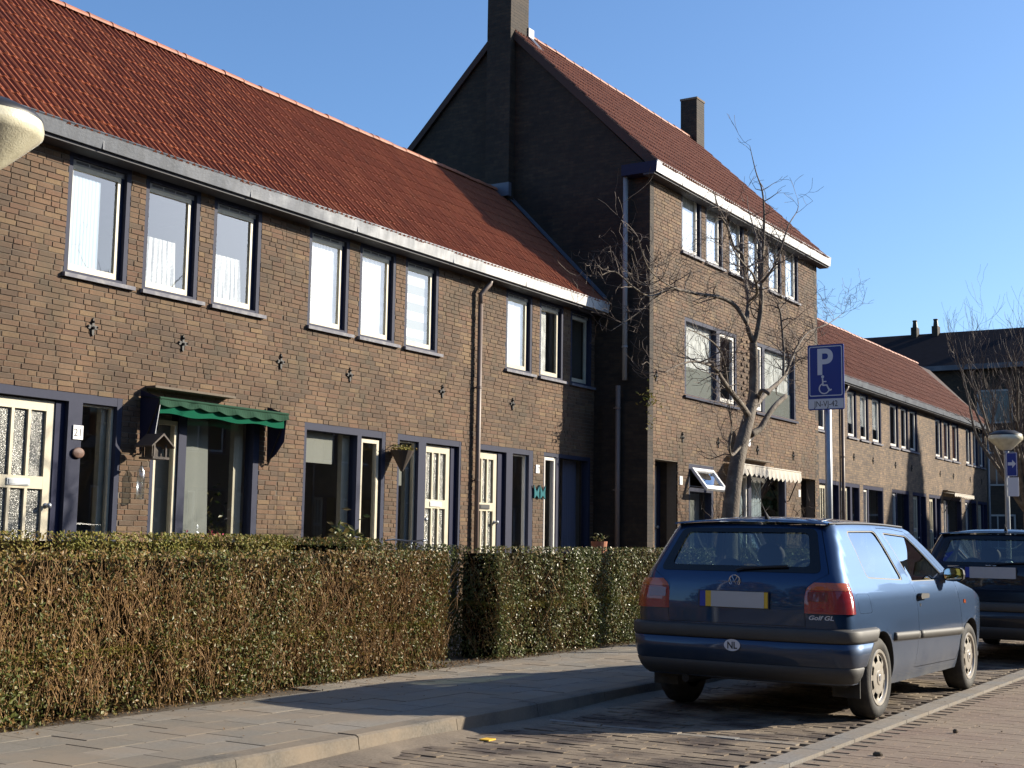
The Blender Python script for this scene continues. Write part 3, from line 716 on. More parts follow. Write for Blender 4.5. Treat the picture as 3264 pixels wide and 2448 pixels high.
for y, z in ((21.42, 4.20), (22.53, 3.18), (24.19, 3.20), (26.24, 3.19), (28.35, 3.20)): anchor(T, TX, y, z)
downpipe(T, TX - .42, TY0 - .085 - .06, 4.1, 7.80, M['pipe'], TX - .45, .045); downpipe(T, TX - .52, TY0 - .20, .1, 4.0, M['pipeb'], TX - .6, .045)
# stepped lead flashing where the low roof meets the gable
b = MB(); S = Vector((XR - WX - .24, 0, ZR - ZE)); n = 12
p = Vector((WX + .24, 0, ZE + .05)); q = p + S
b.prism([(p.x, p.z + .02), (q.x, q.z + .02), (q.x, q.z + .11), (p.x, p.z + .11)], TY0 - .02, TY0 - .004, 'y')
b.prism([(p.x, p.z + .055), (q.x, q.z + .055), (q.x, q.z + .068), (p.x, p.z + .068)], TY0 - .12, TY0 - .02, 'y')
b.build('flashing', M['lead'], T); MB().box(gx - .33, gx + .34, TY0 - .30, TY0 - .203, 7.74, 8.0).build('lead_apron', M['lead'], T)

# ------------------------------------------------------------------ the row beyond the tall house
def far_house(y0, y1, ups, label, ground, hip=None, first=False):
    dz = .22
    op = [(a, b_, 4.20, 5.52) for a, b_ in ups] + [(g0, g1, .05 if k == 'd' else 1.0, 2.93) for k, g0, g1 in ground]
    h = low_house('terrace_house', label, y0, y1, op, M['zinc'], nb=0, nt=0, dz=dz, kind='2', geo=False, hip=hip)
    h['group'] = 'terrace houses beyond the tall house'
    for a, b_ in ups: upper_window(h, WX, a, b_, 4.20, 5.52, vent=False, fm='navy', sm='creamw', ext=(.04, .05))
    for k, g0, g1 in ground:
        if k == 'd':
            f = frame(h, WX, g0, g1, .12, 2.93, [(g0 + .8, g0 + .95)], fm='navy', name='door_frame', head=.1)
            door(h, WX, g0 + .07, g0 + .79, .2, 2.82, x=WX - .08); pane(f, WX - .08, g0 + .95, g1 - .06, .3, 2.83)
        else:
            f = frame(h, WX, g0, g1, 1.0, 2.93, [(g0 + .42, g0 + .52)], fm='navy', head=.1)
            sash(f, WX - .1, WX - .03, g0 + .06, g0 + .42, 1.04, 2.8, 'creamw', side=.05); pane(f, WX - .08, g0 + .52, g1 - .06, 1.03, 2.83); sill(f, WX, g0 - .04, g1 + .04, 1.0, 'blue')
    y = ups[0][0] + .5
    for k in range(2): anchor(h, WX, y + k * 1.75, 3.67)
    return h
def trio(y): return [(y, y + .84), (y + 1.1, y + 1.94), (y + 2.2, y + 3.04)]
H0 = far_house(30.05, 34.93, trio(30.9), 'terrace house directly beyond the tall house, mostly hidden behind it', [('w', 31.0, 32.8), ('d', 33.2, 34.85)])
D = far_house(34.93, 39.2, [(35.6, 36.42), (36.72, 37.52), (37.84, 38.72)], 'terrace house just right of the parking sign, pale half curtains upstairs', [('d', 34.97, 36.6), ('w', 36.9, 38.82)])
Eh = far_house(39.2, 43.65, [(39.58, 40.5), (40.74, 41.56), (41.7, 42.6)], 'terrace house crossed by a dark tree shadow, second from parking sign', [('w', 39.7, 41.5), ('d', 41.9, 43.5)])
Fh = far_house(43.65, 48.3, [(44.75, 45.62), (45.83, 46.68), (46.96, 47.9)], 'terrace house with russet curtains upstairs and a pale awning', [('d', 43.8, 45.3), ('w', 45.6, 48.1)])
Gh = far_house(48.3, 52.2, [(48.9, 49.7), (49.93, 50.7), (50.95, 51.75)], 'last terrace house of the far row, hipped roof end', [('w', 48.6, 50.3), ('d', 50.5, 52.0)], hip=2.2)
downpipe(D, WX + .06, 35.0, .1, 5.4, M['pipeb'], WX, .045, WX + .17)
downpipe(Gh, WX + .06, 52.1, .1, 5.4, M['pipe'], WX, .045)
# hipped end of the far row
b = MB(); b.add([(WX + .24, 52.22, 5.74), (XR, 50.0, 8.06), (XB, 52.22, 5.74)], [(0, 1, 2)]); b.build('hip_slope', M['tiles2'], Gh, fix=False)

M['frit_'] = mat('dark far pane', (.02, .022, .028), .1)
# building closing the street
Q = empty('end_building', (-8, 61, 0)); tag(Q, 'dark apartment building closing the street behind the bare tree', 'building')
wb = MB().box(-24, 14, 61, 61.3, .0, 9.3); wb.box(-24, 14, 69, 69.3, 0, 9.3).box(-24, -23.7, 61.3, 69, 0, 9.3).box(13.7, 14, 61.3, 69, 0, 9.3)
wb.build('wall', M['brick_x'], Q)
MB().prism([(60.7, 9.28), (65.1, 11.55), (69.5, 9.28)], -24.3, 14.3, 'x').build('roof', M['slate'], Q)
MB().box(-24.3, 14.3, 60.55, 60.72, 9.12, 9.34).build('gutter', M['zinc'], Q)
for k, x in enumerate((-17.55, -16.55, -11.9, -6.0, 0.0)):
    c = MB().box(x - .14, x + .14, 64.7, 65.2, 11.2, 11.85).build('chimney', M['brick_x'], Q); MB().lathe([(.13, 11.85), (.10, 12.15), (.12, 12.17), (.12, 12.22), (0, 12.23)], (x, 64.95, 0), 10).build('chimney_pot', M['iron'], c)
for k in range(8):
    for fl in range(3):
        x = -22.5 + k * 2.9; z = 1.2 + fl * 2.75
        f = MB().box(x, x + 1.5, 60.96, 60.999, z, z + 1.5).build('window', M['vent'], Q)
        g = MB(); g.add([(x + .08, 60.95, z + .08), (x + .72, 60.95, z + .08), (x + .72, 60.95, z + 1.42), (x + .08, 60.95, z + 1.42)], [(0, 1, 2, 3)]); g.add([(x + .78, 60.95, z + .08), (x + 1.42, 60.95, z + .08), (x + 1.42, 60.95, z + 1.42), (x + .78, 60.95, z + 1.42)], [(0, 1, 2, 3)])
        g.build('pane', M['frit_'], f, fix=False)

# ------------------------------------------------------------------ houses across the street (reflected in panes and paint)
D_SRC = [(D, 'across the street')]
def across(y, k):
    c = copy_tree(D); c.location = (11.2, y, 0); c.scale = (-1, 1, 1)
    c['label'] = 'terrace house across the street, seen only as reflections in glass and paint'; c['group'] = 'houses across the street'
    return c
for k in range(18): across(-9.0 + k * 4.27, k)

# ------------------------------------------------------------------ hedges
def leaf_mat(name, cols, rough=.32):
    m, nt, b, N, L = nodes(name)
    c = ramp(N, L, attr(N, 'tint'), cols)
    L.new(mix(N, L, .4, c, ramp(N, L, noise(N, L, 3, 3), [(.3, (.5, .5, .5)), (.7, (1.4, 1.4, 1.4))]), 'MULTIPLY'), b.inputs['Base Color'])
    b.inputs['Roughness'].default_value = rough; b.inputs['Specular IOR Level'].default_value = .22
    t = N.new('ShaderNodeBsdfTranslucent'); L.new(c, t.inputs[0]); x = N.new('ShaderNodeMixShader'); x.inputs[0].default_value = .18
    L.new(b.outputs[0], x.inputs[1]); L.new(t.outputs[0], x.inputs[2]); L.new(x.outputs[0], N['Material Output'].inputs[0]); return m
M['leaf1'] = leaf_mat('privet leaf', [(0, (0.060, 0.079, 0.017)), (.30, (0.107, 0.113, 0.028)), (.5, (0.161, 0.121, 0.037)), (.66, (0.210, 0.121, 0.039)), (.85, (0.166, 0.094, 0.028)), (1, (0.244, 0.224, 0.114))], .42)
M['leaf2'] = leaf_mat('glossy privet leaf', [(0, (0.059, 0.083, 0.020)), (.35, (0.108, 0.121, 0.037)), (.6, (0.161, 0.156, 0.065)), (.8, (0.179, 0.125, 0.045)), (1, (0.251, 0.243, 0.131))], .34)
M['leaftop'] = leaf_mat('clipped top leaf', [(0, (0.116, 0.127, 0.022)), (.4, (0.189, 0.168, 0.034)), (.7, (0.221, 0.152, 0.041)), (1, (0.200, 0.203, 0.052))], .55)
M['twig'] = mat('hedge twig', (0.264, 0.156, 0.066), .8, var=.45, vs=30)
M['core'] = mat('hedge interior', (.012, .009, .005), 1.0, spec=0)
M['litter'] = leaf_mat('dry leaves', [(0, (.14, .08, .035)), (.5, (.22, .14, .07)), (1, (.10, .06, .03))], .8)
def leafquad(b, p, n, s, w, tint, bend=.25):
    t = n.orthogonal().normalized(); t = (Matrix.Rotation(R.random() * 2 * PI, 3, n) @ t); q = n.cross(t)
    a = p - t * s * .5; c = p + t * s * .5; m_ = p + n * s * bend * .3
    b.add([a, m_ + q * w * .5, c, m_ - q * w * .5], [(0, 1, 2), (0, 2, 3)], tint)
def hedge(label, P, Q, depth, h, lm, dens, tw, z0=.085, ends=(1, 1), back=False, wob=.022, topd=5200, brown=.0, seed=1, tall=0.0):
    """a clipped hedge whose street face runs from P to Q; depth goes back from that face"""
    r = empty('hedge', ((P[0] + Q[0]) / 2, (P[1] + Q[1]) / 2, z0)); tag(r, label, 'hedge', 'clipped privet hedges')
    P = Vector((*P, 0)); Q = Vector((*Q, 0)); e = Q - P; L = e.length; e.normalize(); nrm = Vector((e.y, -e.x, 0))
    if nrm.x < 0 and abs(nrm.x) > .3: nrm = -nrm
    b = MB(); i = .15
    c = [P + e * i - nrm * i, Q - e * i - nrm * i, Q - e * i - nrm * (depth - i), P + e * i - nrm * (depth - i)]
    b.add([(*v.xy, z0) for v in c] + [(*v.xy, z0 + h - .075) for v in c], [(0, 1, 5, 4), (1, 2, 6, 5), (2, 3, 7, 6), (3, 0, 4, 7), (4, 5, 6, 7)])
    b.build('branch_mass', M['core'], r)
    def surf(u, z): return wob * (math.sin(u * 3.1 + seed) * .6 + math.sin(u * 7.7 + z * 5 + seed) * .5 + math.sin(z * 9 + u * 2) * .35) - .035 * max(0, (z - z0 - h + .12) / .12) ** 2
    def clump(u, z): return .5 + .25 * math.sin(u * 2.3 + z * 1.7 + seed * 2) + .25 * math.sin(u * 5.9 - z * 6.1 + seed) + .2 * math.sin(u * 13 + z * 11 + 2 * seed)
    lv = MB(); tv = MB(); top = MB()
    def side(O, ex, Ls, nn, n, lmb):
        for _ in range(n):
            u = R.random() * Ls; z = z0 + h * R.random() ** .93; g = clump(u, z)
            if R.random() > .45 + .75 * g: continue
            dep = min(.2, R.expovariate(1 / (.045 + .05 * (1 - min(1, max(0, g))))))
            p = O + ex * u + nn * (surf(u, z) + .035 * (g - .5) - dep + R.gauss(0, .014)) + Vector((0, 0, z))
            d = (nn * R.uniform(-.1, 1.2) + Vector((R.gauss(0, .6), R.gauss(0, .6), R.gauss(.35, .5)))).normalized()
            s = R.uniform(.019, .034) * (.75 + .6 * R.random()); hi = (z - z0) / h
            t = min(1, max(0, R.gauss(.22 + .0 * g, .17))) if R.random() < .35 + .6 * g - brown * hi * .55 else R.uniform(.45, .9)
            if R.random() < .025: t = 1.0
            leafquad(lmb, p, d, s, s * R.uniform(.45, .62), t)
    def stems(O, ex, Ls, nn, n):
        for _ in range(n):
            u = R.random() * Ls; z = z0 + R.random() * h * .75; dep = R.uniform(.0, .16); ln = R.uniform(.12, .42)
            pts = []; p = O + ex * u + nn * (surf(u, z) - dep) + Vector((0, 0, z)); d = (Vector((0, 0, 1)) + ex * R.gauss(0, .33) + nn * R.gauss(0, .22)).normalized()
            for k in range(4):
                pts.append(p.copy()); p = p + d * ln / 3; d = (d + ex * R.gauss(0, .3) + nn * R.gauss(-.02, .15)).normalized()
                if p.z > z0 + h: break
            if len(pts) > 1: tv.tube(pts, [R.uniform(.0022, .0042)] + [.0018] * (len(pts) - 1), 3, False)
    side(P, e, L, nrm, int(dens * L * h), lv); stems(P, e, L, nrm, int(tw * L * h))
    if ends[0]: side(P - nrm * depth, nrm, depth, -e, int(dens * depth * h), lv); stems(P - nrm * depth, nrm, depth, -e, int(tw * depth * h))
    if ends[1]: side(Q - nrm * depth, nrm, depth, e, int(dens * depth * h), lv); stems(Q - nrm * depth, nrm, depth, e, int(tw * depth * h))
    if back: side(P - nrm * depth, e, L, -nrm, int(dens * L * h * .6), lv)
    for _ in range(int(topd * L * depth)):
        u = R.random() * L; w = R.random() * depth
        p = P + e * u - nrm * w + Vector((0, 0, z0 + h + surf(u, 2) * .25 - min(.07, R.expovariate(1 / .022)) - .03 * (2 * w / depth - 1) ** 4))
        s = R.uniform(.016, .032); leafquad(top, p, Vector((R.gauss(0, .6), R.gauss(0, .6), 1)).normalized(), s, s * .55, R.random())
    for _ in range(int(60 * L * depth)):
        u = R.random() * L; w = R.random() * depth; p = P + e * u - nrm * w + Vector((0, 0, z0 + h - .06))
        tv.tube([p, p + Vector((R.gauss(0, .02), R.gauss(0, .02), R.uniform(.02, .07 + tall)))], .0016, 3, False)
    for bb, nm, mm in ((lv, 'foliage', lm), (top, 'clipped_top', M['leaftop']), (tv, 'twigs', M['twig'])):
        o = bb.build(nm, mm, r, fix=False); o['kind'] = 'stuff'
    return r
hedge('long brown clipped hedge in front of the green-awning house, nearest the camera', (-6.50, 2.6), (-6.93, 10.05), .85, 1.045, M['leaf1'], 6200, 600, brown=.5, seed=1)
hedge('second hedge rising just behind the long brown hedge at far left', (-7.75, 4.0), (-8.15, 9.3), .8, 1.165, M['leaftop'], 7500, 60, brown=.2, seed=5)
hedge('glossy clipped hedge running behind the blue car', (-6.98, 11.0), (-7.1, 20.8), .7, 1.09, M['leaf2'], 6000, 170, brown=.1, seed=4)
hedge('garden hedge running back from the path, behind the long brown hedge', (-7.55, 9.95), (-10.6, 9.95), .55, 1.15, M['leaf1'], 4200, 60, seed=2, ends=(1, 0), back=True)
hedge('shaded hedge side lining the dark garden path', (-7.5, 11.2), (-10.6, 11.2), .45, 1.10, M['leaf2'], 4200, 60, seed=3, ends=(1, 0), back=True)
hedge('garden hedge in front of the tall house door', (-8.9, 21.4), (-8.9, 27.4), .6, 1.16, M['leaf2'], 1200, 40, seed=6)
hedge('low garden hedge in front of the far row, seen between the two cars', (-8.6, 30.0), (-8.6, 48.0), .7, 1.1, M['leaf1'], 420, 20, seed=8, topd=800)
b = MB()
for _ in range(2600):
    y = R.uniform(3.5, 14); f_ = -6.50 - (y - 2.6) * .058 if y < 10.05 else -7.0
    p = Vector((f_ + R.expovariate(1 / .10) - .12, y, .092 + R.uniform(0, .022)))
    leafquad(b, p, Vector((R.gauss(0, .4), R.gauss(0, .4), 1)).normalized(), R.uniform(.015, .035), .014, R.random())
for _ in range(240):
    p = Vector((R.uniform(-6.6, -1.5), R.uniform(5.5, 13), 0)); p.z = .106 if p.x < -5.05 else .012
    if -5.1 < p.x < -4.85: continue
    leafquad(b, p, Vector((R.gauss(0, .3), R.gauss(0, .3), 1)).normalized(), R.uniform(.012, .03), .012, R.random())
o = b.build('fallen_leaves', M['litter'], fix=False); tag(o, 'dry fallen leaves along the foot of the hedges', 'leaves', kind='stuff')
b = MB()
for _ in range(60):
    x, y = R.uniform(-2.6, .4), R.uniform(6.5, 13.5); s = R.uniform(.004, .012)
    b.ball((x, y, .006 + s * .3), s, 6, 4, (R.uniform(.7, 1.3), R.uniform(.7, 1.3), .6))
b.ball((-2.3, 9.3, .012), .018, 8, 5); b.ball((-2.43, 8.0, .01), .026, 8, 5, (1.2, .8, .7))
o = b.build('clods', M['soil'], fix=False); tag(o, 'small clods of dirt scattered over the road bricks', 'dirt', kind='stuff')
o = MB().box(-4.62, -4.55, 7.05, 7.13, .004, .012).build('litter_scrap', mat('yellow scrap', (.7, .42, .04), .6), at=(-4.6, 7.1, 0)); tag(o, 'yellow scrap of litter in the gutter beside the kerb', 'litter')

# ------------------------------------------------------------------ bare trees
M['bark'] = mat('grey brown bark', (0.098, 0.076, 0.058), .85, var=.45, vs=14, bmp=1.0, bs=38, stretch=(1, 1, .3), dirt=(.24, .21, .16, .6), ds=9)
M['twigbark'] = mat('twig bark', (0.113, 0.082, 0.062), .75, var=.3, vs=20)
LIMBS = [
 ([(-6.00,14.20,0.06),(-6.00,14.22,.6),(-6.00,14.25,1.21),(-6.00,14.30,1.56),(-6.00,14.47,2.09),(-6.00,14.67,2.43),(-6.00,14.91,2.79),(-6.00,15.02,3.03),(-5.98,14.99,3.48),(-5.97,14.95,3.64)], [.15,.118,.105,.098,.088,.08,.07,.06,.05,.046]),
 ([(-5.97,14.95,3.64),(-6.00,14.82,3.86),(-6.05,15.01,4.16),(-6.15,15.16,4.50),(-6.20,15.19,4.77),(-6.25,15.04,4.86),(-6.30,14.97,5.09),(-6.30,14.74,5.20),(-6.40,14.79,5.50)], [.034,.03,.026,.024,.021,.017,.013,.01,.006]),
 ([(-5.97,14.95,3.64),(-5.92,14.95,3.75),(-5.88,14.98,4.07),(-5.85,14.93,4.35),(-5.85,14.98,4.74),(-5.80,14.90,5.17),(-5.80,14.84,5.46),(-5.75,14.52,5.60),(-5.75,14.33,5.87)], [.036,.033,.03,.026,.02,.014,.01,.007,.003]),
 ([(-6.00,14.82,3.86),(-6.10,14.71,4.06),(-6.20,14.46,4.13),(-6.30,14.16,4.12),(-6.35,13.72,4.10),(-6.40,13.53,4.09),(-6.40,13.03,3.92),(-6.45,12.71,3.98),(-6.50,12.38,4.09),(-6.55,12.14,4.00)], [.028,.026,.023,.02,.017,.015,.012,.009,.007,.004]),
 ([(-6.00,14.89,2.74),(-5.90,14.34,2.86),(-5.80,13.77,2.96),(-5.75,13.46,3.04),(-5.70,13.15,3.11),(-5.60,12.45,3.08),(-5.55,11.97,2.99),(-5.50,11.51,2.85)], [.04,.034,.028,.023,.018,.012,.008,.004]),
 ([(-5.80,13.77,2.96),(-5.75,13.54,3.23),(-5.70,13.23,3.35),(-5.65,12.78,3.39),(-5.60,12.28,3.39)], [.016,.012,.009,.007,.004]),
 ([(-6.00,14.93,2.53),(-5.95,15.08,2.60),(-5.92,15.16,2.70),(-5.88,15.37,2.89),(-5.85,15.70,3.06)], [.045,.04,.036,.034,.031]),
 ([(-6.00,15.05,2.87),(-6.10,15.70,3.11),(-6.20,16.57,3.41),(-6.22,16.89,3.65),(-6.25,17.25,3.91),(-6.30,17.85,4.20),(-6.35,18.85,4.47),(-6.40,19.73,4.78)], [.036,.03,.026,.018,.014,.011,.007,.003]),
 ([(-6.20,16.57,3.41),(-6.25,16.72,3.81),(-6.30,16.75,4.29),(-6.30,16.66,4.40),(-6.30,16.89,4.50),(-6.30,16.49,4.58)], [.02,.017,.014,.01,.006,.004]),
 ([(-6.00,15.12,2.94),(-5.85,14.92,3.05),(-5.75,14.91,3.00)], [.03,.026,.024]),
 ([(-5.85,14.93,4.35),(-5.70,14.84,4.46),(-5.60,14.82,4.61),(-5.50,14.89,4.99),(-5.50,15.23,5.27),(-5.50,15.24,5.41)], [.018,.014,.011,.008,.005,.003]),
 ([(-6.05,15.01,4.16),(-5.70,14.41,4.13),(-5.50,13.79,4.21),(-5.40,13.26,4.23),(-5.20,12.45,4.25),(-5.10,12.09,4.43)], [.02,.016,.013,.01,.007,.004]),
 ([(-6.00,14.67,2.40),(-5.90,14.13,2.23),(-5.85,13.93,2.31),(-5.85,13.99,2.51),(-5.85,13.93,2.79)], [.02,.014,.012,.01,.007]),
 ([(-5.85,14.98,4.74),(-6.20,15.64,5.13),(-6.40,15.90,5.53),(-6.50,16.10,5.77)], [.012,.009,.006,.003]),
 ([(-6.35,13.72,4.10),(-6.10,12.78,4.00),(-6.00,12.16,4.05),(-5.90,11.73,4.27)], [.012,.009,.006,.003]),
 ([(-6.40,13.53,4.09),(-6.70,13.74,4.04),(-6.90,13.70,3.87),(-7.00,13.25,3.61)], [.01,.008,.006,.003]),
]
def bez(pts, rad, sub=4):
    """smooth a traced limb"""
    P = [Vector(p) for p in pts]; out = []; ro = []
    for i in range(len(P) - 1):
        a, b_, c, d = P[max(i - 1, 0)], P[i], P[i + 1], P[min(i + 2, len(P) - 1)]
        for k in range(sub):
            t = k / sub; t2, t3 = t * t, t * t * t
            out.append(.5 * ((2 * b_) + (c - a) * t + (2 * a - 5 * b_ + 4 * c - d) * t2 + (3 * b_ - a - 3 * c + d) * t3)); ro.append(rad[i] + (rad[i + 1] - rad[i]) * t)
    out.append(P[-1]); ro.append(rad[-1]); return out, ro
def twig(b, p, d, ln, r, depth, up=.25, kink=.55, spread=.8, kids=3):
    n = max(3, int(ln / .085)); pts = [p.copy()]; rad = [r]; dd = d.copy()
    for i in range(n):
        dd = (dd + Vector((R.gauss(0, kink), R.gauss(0, kink), R.gauss(up, kink))) * .5).normalized()
        p = p + dd * ln / n; pts.append(p.copy()); rad.append(max(.0022, r * (1 - .75 * (i + 1) / n)))
    b.tube(pts, rad, 4 if r > .006 else 3, False)
    if depth > 0:
        for _ in range(kids + (R.random() < .5)):
            k = R.randrange(1, len(pts)); nd = (dd + Vector((R.gauss(0, spread), R.gauss(0, spread), R.gauss(.15, spread)))).normalized()
            twig(b, pts[k], nd, ln * R.uniform(.45, .8), rad[k] * .7, depth - 1, up, kink, spread, kids)
t = empty('bare_tree', (-6.0, 14.2, .08)); tag(t, 'bare twisting street tree with pale trunk behind the blue car', 'tree')
pts, rad = bez(*LIMBS[0]); b = MB(); b.tube(pts, rad, 12); b.build('trunk', M['bark'], t, sm=True)
tw = MB()
for j, (pp, rd) in enumerate(LIMBS[1:]):
    pts, rad = bez(pp, rd); b = MB(); b.tube(pts, rad, 7); b.build('branch', M['bark'], t, sm=True)
    stub = len(pp) in (3,) or rd[-1] > .02
    L = sum((pts[i + 1] - pts[i]).length for i in range(len(pts) - 1))
    if stub: continue
    for k in range(int(L * (6.5 if pp[-1][1] < 14 else 9)) + 3):
        i = R.randrange(len(pts) // 5, len(pts)); d = (pts[min(i + 1, len(pts) - 1)] - pts[max(i - 1, 0)]).normalized()
        nd = (d * .6 + Vector((R.gauss(0, .7), R.gauss(0, .8), R.gauss(.25, .6)))).normalized()
        hi_ = pts[i].z > 4.9
        if hi_ and R.random() < .45: continue
        twig(tw, pts[i], nd, R.uniform(.18, .32) if hi_ else R.uniform(.2, .55), min(rad[i] * .65, .0095), 1 if hi_ else 2, up=.12, kids=2)
o = tw.build('crown', M['twigbark'], t, fix=False)
def broom_tree(name, label, base, hgt, seed, r=.13, fork=1.9, n=11, spread=.45, lean=(0, 0)):
    global R
    keep = R; R = random.Random(seed)
    t = empty(name, base); tag(t, label, 'tree'); B0 = Vector(base)
    b = MB(); top = B0 + Vector((lean[0] * fork, lean[1] * fork, fork)); b.tube([B0, B0.lerp(top, .5) + Vector((.03, 0, 0)), top, top + Vector((0, 0, .25))], [r * 1.15, r, r * .95, r * .7], 10); b.build('trunk', M['bark'], t, sm=True)
    cb = MB()
    for k in range(n):
        a = 2 * PI * k / n + R.random() * .5; d = Vector((math.cos(a) * spread, math.sin(a) * spread, 1)).normalized(); p = top.copy(); pts = [p.copy()]; ln = (hgt - fork) * R.uniform(.75, 1.05)
        for i in range(7): p = p + d * ln / 7; pts.append(p.copy()); d = (d + Vector((R.gauss(0, .10), R.gauss(0, .10), .09))).normalized()
        rad = [r * .45 * (1 - .88 * i / 7) for i in range(8)]; q, qr = bez(pts, rad, 2); bb = MB(); bb.tube(q, qr, 6); bb.build('branch', M['bark'], t, sm=True)
        for _ in range(13):
            i = R.randrange(2, len(q)); nd = (d + Vector((R.gauss(0, .5), R.gauss(0, .5), R.gauss(.4, .3)))).normalized(); twig(cb, q[i], nd, R.uniform(.5, 1.3), .009, 2, up=.35, kink=.3, spread=.5, kids=2)
    cb.build('crown', M['twigbark'], t, fix=False); R = keep; return t
broom_tree('bare_tree', 'bare upright tree at the right edge behind the far lamp post', (-5.62, 29.2, 0), 5.5, 5, n=17, spread=.66)
broom_tree('bare_tree', 'bare street tree beyond the far lamp, at the right edge', (-5.4, 38.5, 0), 6.0, 9, n=11, spread=.5)

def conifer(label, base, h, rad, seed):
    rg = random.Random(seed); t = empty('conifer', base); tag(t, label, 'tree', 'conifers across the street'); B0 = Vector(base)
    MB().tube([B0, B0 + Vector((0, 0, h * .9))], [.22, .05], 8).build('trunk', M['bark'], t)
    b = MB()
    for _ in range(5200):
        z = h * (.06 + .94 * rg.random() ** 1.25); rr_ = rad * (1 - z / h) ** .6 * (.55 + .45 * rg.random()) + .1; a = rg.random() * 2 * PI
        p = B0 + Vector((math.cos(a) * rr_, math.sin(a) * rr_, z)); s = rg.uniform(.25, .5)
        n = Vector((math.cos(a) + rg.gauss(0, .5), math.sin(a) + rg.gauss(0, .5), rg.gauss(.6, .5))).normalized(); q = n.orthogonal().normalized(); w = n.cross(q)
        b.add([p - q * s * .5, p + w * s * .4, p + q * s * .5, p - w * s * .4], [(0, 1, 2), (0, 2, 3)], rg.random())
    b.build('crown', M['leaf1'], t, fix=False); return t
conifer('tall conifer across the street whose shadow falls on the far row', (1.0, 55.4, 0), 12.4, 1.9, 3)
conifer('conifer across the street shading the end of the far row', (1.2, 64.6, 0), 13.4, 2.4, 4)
for k in range(6): conifer('unseen evergreen added behind the viewpoint to block sky light', (-13 + k * 5.2, -11.5 - (k % 2) * 2, 0), 12.5, 4.2, 20 + k)['group'] = 'added sky-blocking evergreens'  # out-of-view trees added to cut sky light on surfaces facing them
# block across the street at its far end, its shadow lies on the far row's ground floor
K = empty('corner_block', (6, 62, 0)); tag(K, 'taller brick block at the far corner across the street, at the end of its row', 'building')
MB().box(2.5, 9.5, 58.4, 60.5, 0, 9.6).build('wall', M['brick_y'], K); MB().prism([(2.2, 9.6), (6.0, 13.4), (9.8, 9.6)], 58.2, 60.5, 'y').build('roof', M['tiles2'], K)

# ------------------------------------------------------------------ curtains and blinds behind the panes
cx = WX - .115
curtain('pale blue sheer curtain in the first upstairs window from the left', cx, 9.40, 9.83, 4.06, 5.12, 'bluecloth', 9, .006)
curtain('white lace half curtain in the second upstairs window from the left', cx, 10.47, 10.98, 4.06, 4.66, 'lace', 7, .012, .05)
curtain('white lace half curtain in the third upstairs window, right of the other lace one', cx, 11.56, 12.06, 4.06, 4.66, 'lace', 7, .012, .05)
curtain('bright white net curtain in the first upstairs window of the middle terrace house', cx, 13.30, 13.98, 4.06, 5.24, 'net', 9, .007)
curtain('bright white net curtain in the second upstairs window of the middle terrace house', cx, 14.37, 15.05, 4.06, 5.24, 'net', 9, .007)
b = MB()
for k in range(9):
    b.mi = k % 2; b.box(cx - .004, cx, 15.43, 16.10, 4.06 + k * .13, 4.06 + (k + 1) * .13 - .003)
o = b.build('roller_blind', [M['greycloth'], M['net']], at=(cx, 15.77, 4.06)); tag(o, 'grey and white banded roller blind in the upstairs window left of the downpipe', 'blind')
curtain('white blind in the upstairs window right of the downpipe', cx, 18.18, 18.86, 4.06, 5.24, 'net', 3, .003)
curtain('white blind partly drawn in the upstairs window at the tall house shadow edge', cx, 19.25, 19.58, 4.06, 5.24, 'net', 3, .003)
curtain('grey blind hanging in the window under the green awning', WX - .2, 11.22, 11.72, 1.0, 2.62, 'greycloth', 2, .004, .08)
curtain('pale grey blind behind the casement under the green awning', WX - .2, 10.72, 11.2, 1.0, 2.6, 'greycloth', 2, .004)
curtain('pale half-lowered blind in the big dark ground-floor window', WX - .16, 13.36, 14.02, 2.22, 2.62, 'blind', 2, .002)
curtain('pale blind in the sidelight left of the middle cream door', WX - .16, 15.36, 15.6, 2.0, 2.6, 'blind', 2, .002)
curtain('white curtain gathered in the sidelight right of the downpipe door', WX - .22, 18.43, 18.72, .4, 2.62, 'net', 5, .02)
curtain('lilac curtain in the shaded window next to the tall house', WX - .22, 20.4, 20.9, 1.0, 2.66, 'lilac', 7, .02)
for k, (a, b_) in enumerate(TOP):
    nm = ('first', 'second', 'third', 'fourth', 'fifth', 'sixth')[k]
    curtain('white net curtain in the %s top-floor window from the dark gable' % nm, TX - .115, a + .08, b_ - .12, 6.75, 7.86, 'net', 7, .004, group='top floor net curtains')
curtain('white net added to brighten the left middle-floor window of the tall house', TX - .115, 22.75, 24.1, 4.55, 5.42, 'net', 12, .004)  # both nets added so the upper panes look bright as reflected sky
curtain('white net added to brighten the right middle-floor window of the tall house', TX - .115, 26.72, 28.45, 4.55, 5.42, 'net', 12, .004)
curtain('greenish blind behind the window under the opened sash', TX - .25, 22.9, 23.86, 1.0, 2.18, 'greycloth', 2, .002)
curtain('pale curtain behind the window under the cream awning', TX - .3, 26.0, 27.2, 1.0, 2.6, 'bluecloth', 9, .02)
for k, (a, b_) in enumerate([(35.6, 36.42), (36.72, 37.52), (37.84, 38.72)]):
    curtain('pale curtain in the %s upstairs window right of the parking sign' % ('first', 'second', 'third')[k], cx, a + .08, b_ - .14, 4.6, 5.45, 'net', 6, .015, group='far row pale curtains')
for k, (a, b_) in enumerate([(45.83, 46.68), (46.96, 47.9)]):
    curtain('russet curtain in a far upstairs window, %s of the pair' % ('left', 'right')[k], cx, a + .08, b_ - .14, 4.25, 5.45, 'redcloth', 6, .015, group='russet curtains')

